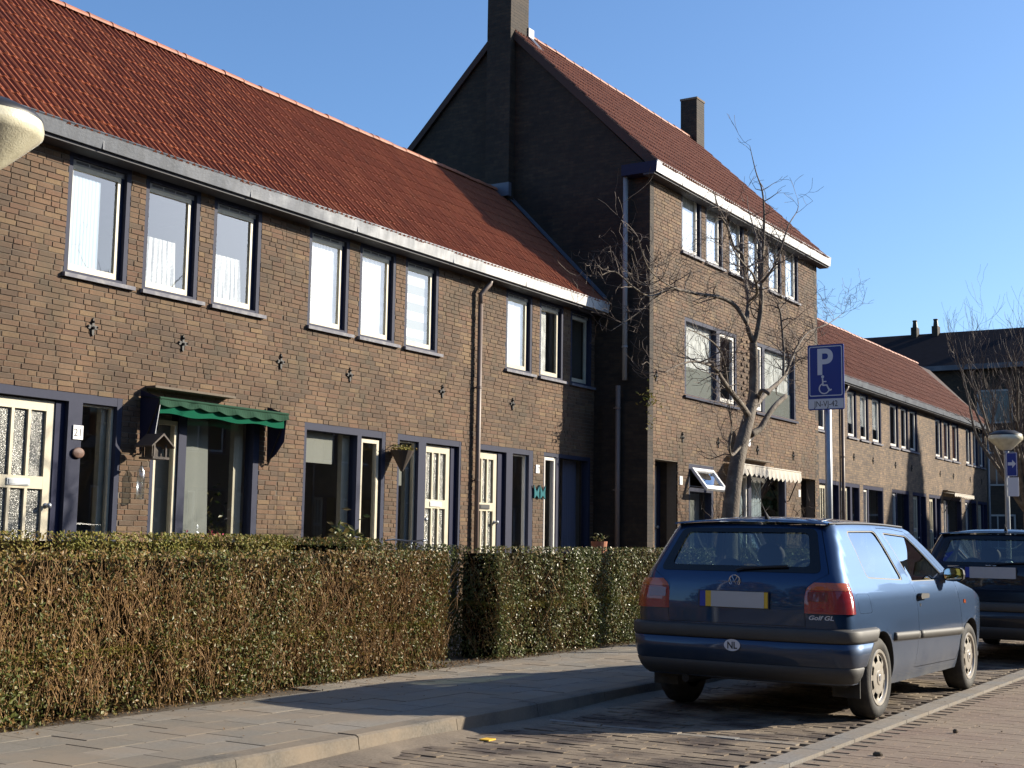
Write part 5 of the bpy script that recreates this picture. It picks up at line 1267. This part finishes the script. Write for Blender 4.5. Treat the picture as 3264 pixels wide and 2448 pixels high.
def car(label, loc, rz, paint, plate_kind='near', detail=True):
    c = empty('parked_car', (0, 0, 0)); tag(c, label, 'car', 'cars parked in the bay')
    sidef = lambda y, z: Vector((X_(y, z), y, z)); rearf = lambda x, z: Vector((x, Yr_(x, z), z))
    zt = lambda y: 1.375 + .018 * (1 - ((y - .45) / .9) ** 2)
    arch = lambda yc, rad, a0, a1: [(yc + rad * math.cos(math.radians(a)), .285 + rad * math.sin(math.radians(a))) for a in range(a0, a1, -9 if a0 > a1 else 9)]
    zs_ = [.27 + i * (1.372 - .27) / 26 for i in range(27)]
    seamx = lambda z: (lerp_tab(RC, z), hw(yr_(z) + .04 + lerp_tab(RC, z), z))
    rear_edge = [(yr_(z) + .04 + lerp_tab(RC, z) * .293, z) for z in zs_]
    outline = list(reversed(rear_edge)) + [(-.36, .27)] + arch(0, .335, 183, 0)[1:] + [(.335, .30), (.345, .215), (2.13, .215), (2.14, .30)] + arch(2.475, .335, 177, 0) + [(2.81, .29), (2.83, .23), (3.12, .24), (3.20, .45), (3.20, .66), (3.05, .765), (2.6, .868), (2.14, .945), (2.10, .975), (1.72, 1.17), (1.34, 1.352), (1.18, zt(1.1))] + [(y / 10, zt(y / 10)) for y in range(9, -4, -2)]
    doorp = [(.873, .300), (.905, .45), (.921, .592), (.90, .80), (.863, .943), (.72, 1.15), (.545, 1.368), (.9, 1.366), (1.20, 1.348), (1.46, 1.235), (1.90, 1.01), (2.075, .935), (2.155, .76), (2.20, .53), (2.15, .36), (2.08, .285)]
    qwin = round_poly([(-.17, 1.335), (.475, 1.345), (.70, .968), (-.10, .995)], .05); dwin = round_poly([(.635, 1.335), (1.205, 1.315), (1.83, .995), (1.87, .955), (.885, .958)], .04)
    flap = round_poly([(-.45, .895), (-.20, .89), (-.16, .755), (-.42, .755)], .03)
    shrink = lambda p, d: [((q[0] - sum(k[0] for k in p) / len(p)) * (1 - d) + sum(k[0] for k in p) / len(p), (q[1] - sum(k[1] for k in p) / len(p)) * (1 - d) + sum(k[1] for k in p) / len(p)) for q in p]
    vs, fs = cdt_fill(outline, [doorp, qwin, flap]); vd, fd = cdt_fill(shrink(doorp, .008), [dwin]); vq, fq = cdt_fill(shrink(qwin, -.01), [], .1); vw, fw_ = cdt_fill(shrink(dwin, -.008), [], .1); vf, ff = cdt_fill(shrink(flap, .025))
    frq = cdt_fill(shrink(qwin, -.012), [shrink(qwin, .055)]); frd = cdt_fill(shrink(dwin, -.010), [shrink(dwin, .045)])
    ins = lambda f, d: (lambda a, b_: f(a, b_) + Vector((d, 0, 0)))
    for mir in (False, True):
        surf_mesh('side_panel', sidef, vs, fs, paint, (1, 0, 0), c, mirror=mir)
        d = surf_mesh('door', sidef, vd, fd, paint, (1, 0, 0), c, mirror=mir)
        surf_mesh('door_window', ins(sidef, -.012), vw, fw_, M['carglass'], (1, 0, 0), d, mirror=mir); surf_mesh('window_seal', ins(sidef, -.004), *frd, M['trim'], (1, 0, 0), d, mirror=mir)
        surf_mesh('quarter_window', ins(sidef, -.010), vq, fq, M['carglass'], (1, 0, 0), c, mirror=mir); surf_mesh('window_seal', ins(sidef, -.003), *frq, M['trim'], (1, 0, 0), c, mirror=mir)
        if not mir: surf_mesh('fuel_flap', sidef, vf, ff, paint, (1, 0, 0), c)
        else: surf_mesh('side_blank', sidef, *cdt_fill(shrink(flap, -.05)), paint, (1, 0, 0), c, mirror=True)
        sgn = -1 if mir else 1
        # inner skins that close the gaps round door and flap
        b = MB(); gp = dense(doorp, .08); gi = dense(shrink(doorp, .06), .08); m_ = min(len(gp), len(gi))
        b = MB(); lp = doorp; inner = shrink(doorp, .05); outer = shrink(doorp, -.03); n = len(lp)
        b.add([(sgn * (X_(*q) - .022), q[0], q[1]) for q in outer] + [(sgn * (X_(*q) - .022), q[0], q[1]) for q in inner], [(i, (i + 1) % n, n + (i + 1) % n, n + i) for i in range(n)]); b.build('door_shut', M['dark'], c, fix=False)
        h = MB(); yh, zh = 1.0, .845
        for k, (q, s2) in enumerate(((yh - .05, .02), (yh + .11, .016))): pass
        b = MB(); b.prism([(yh - .07, zh - .022), (yh + .13, zh - .016), (yh + .14, zh), (yh + .13, zh + .018), (yh - .07, zh + .022), (yh - .085, zh)], sgn * (X_(yh, zh) + .004), sgn * (X_(yh, zh) + .034), 'x'); b.build('door_handle', M['trim'], d)
        MB().lathe([(0, .004), (.013, .004), (.013, .0)], (X_(yh, zh - .06), yh - .02, zh - .07), 10, 'x').build('door_lock', M['dark'], d) if not mir else None
        for (a0, a1, pp, nm) in ((.30, .905, c, 'rub_strip'), (.935, 2.185, d, 'rub_strip')):
            b = MB(); ys = [a0 + (a1 - a0) * i / 14 for i in range(15)]; pr = [(.0, -.032), (.016, -.028), (.020, 0), (.016, .026), (0, .030)]
            zc = lambda y: .566 - (y - .3) * .022
            vv = [(sgn * (X_(y, zc(y) + q[1]) + q[0]), y, zc(y) + q[1]) for y in ys for q in pr]; b.add(vv, [(i * 5 + j, i * 5 + j + 1, (i + 1) * 5 + j + 1, (i + 1) * 5 + j) for i in range(14) for j in range(4)] + [tuple(range(5)), tuple(70 + j for j in range(5))]); b.build(nm, M['trim'], pp, sm=True)
        # wheel arch lips and liners
        for yc in (0, 2.475):
            b = MB(); pts = arch(yc, .335, 186, -6); n = len(pts); vv = []
            for q in pts:
                qz = max(q[1], .22); xo = X_(q[0], qz); vv += [(sgn * (xo + .004), q[0], qz), (sgn * (xo - .05), q[0], qz), (sgn * .45, q[0], qz + .02)]
            b.add(vv, [(i * 3 + j, i * 3 + j + 1, (i + 1) * 3 + j + 1, (i + 1) * 3 + j) for i in range(n - 1) for j in range(2)]); b.add([(sgn * .45, q[0], max(.22, q[1])) for q in pts], [tuple(range(n))]); b.build('wheel_arch', M['dark'], c, fix=False)
        wheel(c, 0, .288, sgn); wheel(c, 2.475, .288, sgn)
        # tail lamp
        zs2 = [.757 + i * .03 for i in range(8)]
        def lampface(zlo, zhi, m__, nm, par, s_in, off=.012):
            b = MB(); zz = [zlo + (zhi - zlo) * i / 4 for i in range(5)]; n = 20; vv = []
            for z in zz:
                s0 = s_in(z); s1 = s_at_side(-.50 - .02 * (z - .75) / .2, z)
                for i in range(n):
                    t = i / (n - 1); e = min(1, min(t, 1 - t) * 9) ** .5; p = contour(s0 + (s1 - s0) * t, z, off * e + .001); vv.append((sgn * p.x, p.y, p.z))
            b.add(vv, [(k * n + i, k * n + i + 1, (k + 1) * n + i + 1, (k + 1) * n + i) for k in range(4) for i in range(n - 1)]); return b.build(nm, m__, par, sm=True)
        sin_ = lambda z: .520 + max(0, z - .90) * .55
        tl = lampface(.757, .915, M['redlens'], 'tail_lamp', c, sin_); lampface(.917, .970, M['amber'], 'indicator_lens', tl, lambda z: sin_(z) + max(0, z - .94) * .8)
        b = MB(); vv = []
        for z in (.84, .905):
            for i in range(8): p = contour(.545 + .02 * i, z, .0145); vv.append((sgn * p.x, p.y, p.z))
        b.add(vv, [(i, i + 1, 8 + i + 1, 8 + i) for i in range(7)]); b.build('fog_lens', M['smoke'], tl, fix=False)
        # mirror
        mr = MB(); xm = sgn * (X_(1.80, .99) + .02)
        vv = []
        for k, (dy, sx, sz) in enumerate(((.09, .55, .55), (.05, .9, .9), (.0, 1.0, 1.0), (-.035, 1.0, 1.0))):
            for j in range(12): a = 2 * PI * j / 12; ca, sa = math.cos(a), math.sin(a); vv.append((xm + sgn * (.10 + .085 * sx * math.copysign(abs(ca) ** .6, ca)), 1.74 + dy, 1.005 + .058 * sz * math.copysign(abs(sa) ** .6, sa)))
        mr.add(vv, [(k * 12 + j, k * 12 + (j + 1) % 12, (k + 1) * 12 + (j + 1) % 12, (k + 1) * 12 + j) for k in range(3) for j in range(12)] + [tuple(range(12))]); mr.prism([(1.70, .955), (1.86, .955), (1.80, 1.02), (1.74, 1.0)], xm - sgn * .025, xm + sgn * .05, 'x'); mo = mr.build('door_mirror', M['dark'], d, sm=False)
        g2 = MB(); g2.add([(xm + sgn * (.10 + .076 * math.copysign(abs(math.cos(2 * PI * j / 12)) ** .6, math.cos(2 * PI * j / 12))), 1.7035, 1.005 + .050 * math.copysign(abs(math.sin(2 * PI * j / 12)) ** .6, math.sin(2 * PI * j / 12))) for j in range(12)], [tuple(range(12))]); g2.build('mirror_glass', mat('mirror silver', (.9, .9, .9), .02, 1, var=0) if 'mirror silver' not in bpy.data.materials else bpy.data.materials['mirror silver'], mo, fix=False)
        MB().prism([(2.27, .755), (2.335, .750), (2.33, .782), (2.275, .785)], sgn * (X_(2.3, .77) - .004), sgn * (X_(2.3, .77) + .006), 'x').build('side_indicator', M['amber'], c)
        MB().lathe([(0, 0), (.07, .005), (.075, .03)], (sgn * .62, 3.26, .62), 14, 'z').build('headlamp', M['chrome'], c)
    # tail: panel under and beside the hatch, the hatch itself with its pane
    rl = [(hw(yr_(z) + .04 + lerp_tab(RC, z), z) - lerp_tab(RC, z) * .293, z) for z in zs_]
    rout = rl + [(-x, z) for x, z in reversed(rl)]
    hatch = [(-.525, .665), (.525, .665), (.525, .93), (.60, .985), (.675, 1.03), (.665, 1.06), (.548, 1.362), (-.548, 1.362), (-.665, 1.06), (-.675, 1.03), (-.60, .985), (-.525, .93)]
    rwin = round_poly([(-.615, 1.035), (.615, 1.035), (.515, 1.345), (-.515, 1.345)], .05)
    surf_mesh('tail_panel', rearf, *cdt_fill(rout, [hatch]), paint, (0, -1, .2), c)
    hk = surf_mesh('tailgate', rearf, *cdt_fill(shrink(hatch, .007), [rwin]), paint, (0, -1, .2), c)
    ry = lambda d: (lambda x, z: rearf(x, z) + Vector((0, d, 0)))
    surf_mesh('rear_window', ry(.006), *cdt_fill(shrink(rwin, -.01), [], .1), M['carglass'], (0, -1, .3), hk)
    surf_mesh('window_edge', ry(-.003), *cdt_fill(shrink(rwin, -.012), [round_poly([(-.535, 1.075), (.535, 1.075), (.47, 1.315), (-.47, 1.315)], .04)]), M['frit'], (0, -1, .3), hk)
    b = MB(); inner = shrink(hatch, .03); outer = shrink(hatch, -.02); n = len(hatch)
    b.add([(q[0], Yr_(*q) + .02, q[1]) for q in outer] + [(q[0], Yr_(*q) + .02, q[1]) for q in inner], [(i, (i + 1) % n, n + (i + 1) % n, n + i) for i in range(n)]); b.build('hatch_shut', M['dark'], c, fix=False)
    MB().tube([(.0, Yr_(0, 1.04) - .02, 1.045), (.05, Yr_(.05, 1.06) - .025, 1.06), (.38, Yr_(.38, 1.075) - .02, 1.08)], .009, 6).build('wiper', M['dark'], hk)
    # roof, windscreen, bonnet, nose, floor
    b = MB(); ys = [yr_(1.372) + .075 + i * (1.22 - yr_(1.372) - .075) / 20 for i in range(21)]; us = [-1 + i / 8 for i in range(17)]; vv = []
    for y in ys:
        we = X_(y, min(zt(y), 1.392)) if y < 1.1 else X_(y, zt(y))
        for u in us: vv.append((u * we, y, zt(y) - .002 + .052 * (1 - abs(u) ** 2.6) * min(1, .35 + (y - ys[0]) / .25) * min(1, .5 + (1.22 - y) / .4)))
    b.add(vv, [(k * 17 + i, k * 17 + i + 1, (k + 1) * 17 + i + 1, (k + 1) * 17 + i) for k in range(20) for i in range(16)]); b.build('roof', paint, c, sm=True)
    b = MB(); vv = []
    for (y, z) in ((ys[0] + .005, zt(ys[0]) - .004), (ys[0] - .055, 1.385), (ys[0] - .07, 1.372)):
        for u in us: vv.append((u * .60, y - .03 * (1 - u * u), z + .025 * (1 - abs(u) ** 2.6)))
    b.add(vv, [(k * 17 + i, k * 17 + i + 1, (k + 1) * 17 + i + 1, (k + 1) * 17 + i) for k in range(2) for i in range(16)]); b.build('roof_lip', paint, c, sm=True)
    for s in (-1, 1):
        MB().tube([(s * (X_(y, zt(y)) + .003), y, zt(y) + .002) for y in ys], .009, 5).build('drip_rail', M['dark'], c)
    wsc = lambda u, v: Vector((u * (.60 + .14 * (1 - v)), 1.24 + .88 * (1 - v) + .10 * (1 - u * u), .965 + (zt(1.2) - .965) * v))
    gv = [(u / 6, v / 4) for v in range(5) for u in range(-6, 7)]; surf_mesh('windscreen', wsc, gv, [t_ for k in range(4) for i in range(12) for t_ in ((k * 13 + i, k * 13 + i + 1, (k + 1) * 13 + i + 1), (k * 13 + i, (k + 1) * 13 + i + 1, (k + 1) * 13 + i))], M['carglass'], (0, 1, .6), c)
    b = MB(); vv = []
    hp = [(2.12, .975), (2.35, .925), (2.6, .89), (2.85, .845), (3.05, .79), (3.18, .72), (3.24, .62), (3.27, .45), (3.22, .25)]
    for y, z in hp:
        for u in us: w_ = X_(min(y, 3.15), min(z - .015, .93)) - .004; vv.append((u * w_, y + .10 * (1 - u * u) * max(0, (y - 2.6) / .6) - .05 * max(0, (y - 2.9) / .3), z - .028 * abs(u) ** 2.4 if z > .6 else z))
    b.add(vv, [(k * 17 + i, k * 17 + i + 1, (k + 1) * 17 + i + 1, (k + 1) * 17 + i) for k in range(len(hp) - 1) for i in range(16)]); b.build('bonnet', paint, c, sm=True)
    MB().box(-.74, .74, -.48, 3.1, .25, .29).build('underbody', M['dark'], c)
    b = MB(); b.box(-.70, .70, .05, .10, .24, .92).box(-.72, .72, -.5, .05, .86, .88).box(-.70, .70, 2.0, 2.12, .5, .95); b.build('inner_trim', M['seat'], c)
    for sx in (-.36, .36):
        for y0, zz in ((.95, 1.02), (.12, .90)):
            b = MB(); b.prism([(y0, .3), (y0 + .5, .32), (y0 + .5, .48), (y0 + .16, .48), (y0 + .02, zz), (y0 - .12, zz)], sx - .25, sx + .25, 'x'); s_ = b.build('seat', M['seat'], c)
            if y0 > .5 or sx: MB().ball((sx, y0 - .07, zz + .12), .1, 10, 8, (1.25, .55, 1.0)).build('headrest', M['seat'], s_, sm=True)
    MB().tube([(-.36 + .18 * math.cos(2 * PI * i / 20), 1.72 + .04 * math.sin(2 * PI * i / 20), .92 + .17 * math.sin(2 * PI * i / 20)) for i in range(21)], .014, 6, False).build('steering_wheel', M['dark'], c); MB().box(-.10, .10, 1.42, 1.46, 1.27, 1.33).build('rear_view_mirror', M['dark'], c)
    # bumper: black rubbing band over painted skirt over grey valance
    n = 60
    def ring_(zt_, off0, s_end, m__, nm, par):
        b = MB(); vv = []
        for (z, off) in zt_:
            s1 = s_at_side(s_end(z), z)
            for i in range(-n, n + 1):
                t = i / n; e = 1 if abs(t) < .97 else .3
                p = contour(abs(t) * s1, z, off0 + off * e); vv.append((math.copysign(p.x, t) if t else 0, p.y, p.z))
        w = 2 * n + 1; b.add(vv, [(k * w + i, k * w + i + 1, (k + 1) * w + i + 1, (k + 1) * w + i) for k in range(len(zt_) - 1) for i in range(w - 1)]); return b.build(nm, m__, par, sm=True)
    yend = lambda z: -.29 - .0 if z < .5 else (-math.sqrt(max(.0, .345 ** 2 - (z - .285) ** 2)) + .0)
    bp = ring_([(.655, .002), (.65, .036), (.635, .048), (.575, .050), (.560, .043), (.556, .03)], .0, lambda z: -.12 if z > .58 else -.175, M['trim'], 'bumper', c)
    ring_([(.556, .034), (.552, .046), (.47, .048), (.40, .040), (.392, .034)], .0, lambda z: -math.sqrt(max(0, .36 ** 2 - (z - .285) ** 2)), paint, 'bumper_skin', bp)
    ring_([(.392, .032), (.385, .040), (.33, .032), (.285, .012), (.27, -.02)], .0, lambda z: -.385, M['bumperlow'], 'valance', bp)
    for s in (-1, 1):
        b = MB(); b.box(s * .60 if s > 0 else -.80, s * .80 if s > 0 else -.60, -.372, -.36, .17, .34); b.build('mud_flap', M['rubber'], c)
    MB().tube([(-.42, -.62, .25), (-.42, -.2, .24)], .03, 10).build('exhaust', M['iron'], c)
    # plate, badge, lettering
    zc = .835; yp = Yr_(0, zc) - .012
    if plate_kind == 'far': zc = .965; yp = Yr_(0, zc) - .014
    p = MB().box(-.27, .27, yp, yp + .012, zc - .06, zc + .06).build('plate_holder', M['dark'], hk)
    pl = MB().box(-.258, .262, yp - .003, yp - .0005, zc - .054, zc + .056).build('number_plate', M['plateyellow'], hk); MB().box(-.259, -.215, yp - .0045, yp - .0032, zc - .054, zc + .056).build('plate_band', M['plateblue'], pl)
    MB().box(-.17 if plate_kind == 'near' else -.215, .235 if plate_kind == 'near' else .262, yp - .0055, yp - .0046, zc - .055 if plate_kind == 'near' else zc - .06, zc + .057 if plate_kind == 'near' else zc + .06).build('plate_panel', M['plategrey'], pl)
    zb = .965 if plate_kind == 'near' else 1.02 - .0
    if plate_kind == 'near':
        yb = Yr_(0, zb) - .004; bd = MB(); bd.tube([(.042 * math.cos(2 * PI * i / 24), yb, zb + .042 * math.sin(2 * PI * i / 24)) for i in range(25)], .004, 5, False)
        for q in ([(-.020, .032), (0, -.004), (.020, .032)], [(-.034, .012), (-.017, -.034), (0, .0), (.017, -.034), (.034, .012)]): bd.tube([(x_, yb, zb + z_) for x_, z_ in q], .0035, 4)
        bd.build('emblem', M['chrome'], hk)
        t = text('Golf GL', .052, M['signwhite'], c, .0008, .001, shear=.25); t.location = (.635, Yr_(.62, .722) - .003, .715); t.rotation_euler = (PI / 2, 0, .06); t.scale = (1.05, .8, 1)
        z_ = .515; b = MB(); p_ = Yr_(0, z_) - .053; b.add([(.062 * math.cos(2 * PI * i / 28), p_, z_ + .042 * math.sin(2 * PI * i / 28)) for i in range(28)], [tuple(range(28))]); st = b.build('country_sticker', M['signwhite'], c, fix=False)
        t = text('NL', .068, M['dark'], st, .0004, .0015); t.location = (0, p_ - .001, z_ - .024); t.rotation_euler = (PI / 2, 0, 0); t.scale = (.9, 1, 1)
    else:
        yb = Yr_(0, 1.03) - .003
        MB().box(-.055, .055, yb - .006, yb, 1.035, 1.045).build('emblem', M['chrome'], hk)
        for s in (-1, 1): MB().box(s * .40 - .06, s * .40 + .06, Yr_(.4, 1.03) - .004, Yr_(.4, 1.03), 1.018, 1.034).build('badge', M['chrome'], hk)
    ax, ay = (.08, -.27); az = zt(ay) + .045
    MB().tube([(ax, ay, az - .01), (ax, ay - .02, az + .015), (ax, ay - .04, az + .04)], [.02, .014, .006], 8).tube([(ax, ay - .04, az + .04), (ax + .0, ay - .36, az + .34)] if plate_kind == 'near' else [(ax, ay - .04, az + .04), (ax, ay - .06, az + .06)], .0028, 5).build('antenna', M['dark'], c)
    c.location = loc; c.rotation_euler = (0, 0, rz); return c
paint1 = paint_mat('metallic blue paint', (.008, .037, .098)); paint2 = paint_mat('dark navy paint', (.003, .006, .016))
car('metallic blue hatchback parked in the nearer bay, seen from behind', (-3.745, 9.72, .004), math.radians(-1.1), paint1)
car('dark blue hatchback parked ahead of the metallic blue car', (-3.28, 15.62, .004), math.radians(-.6), paint2, 'far')
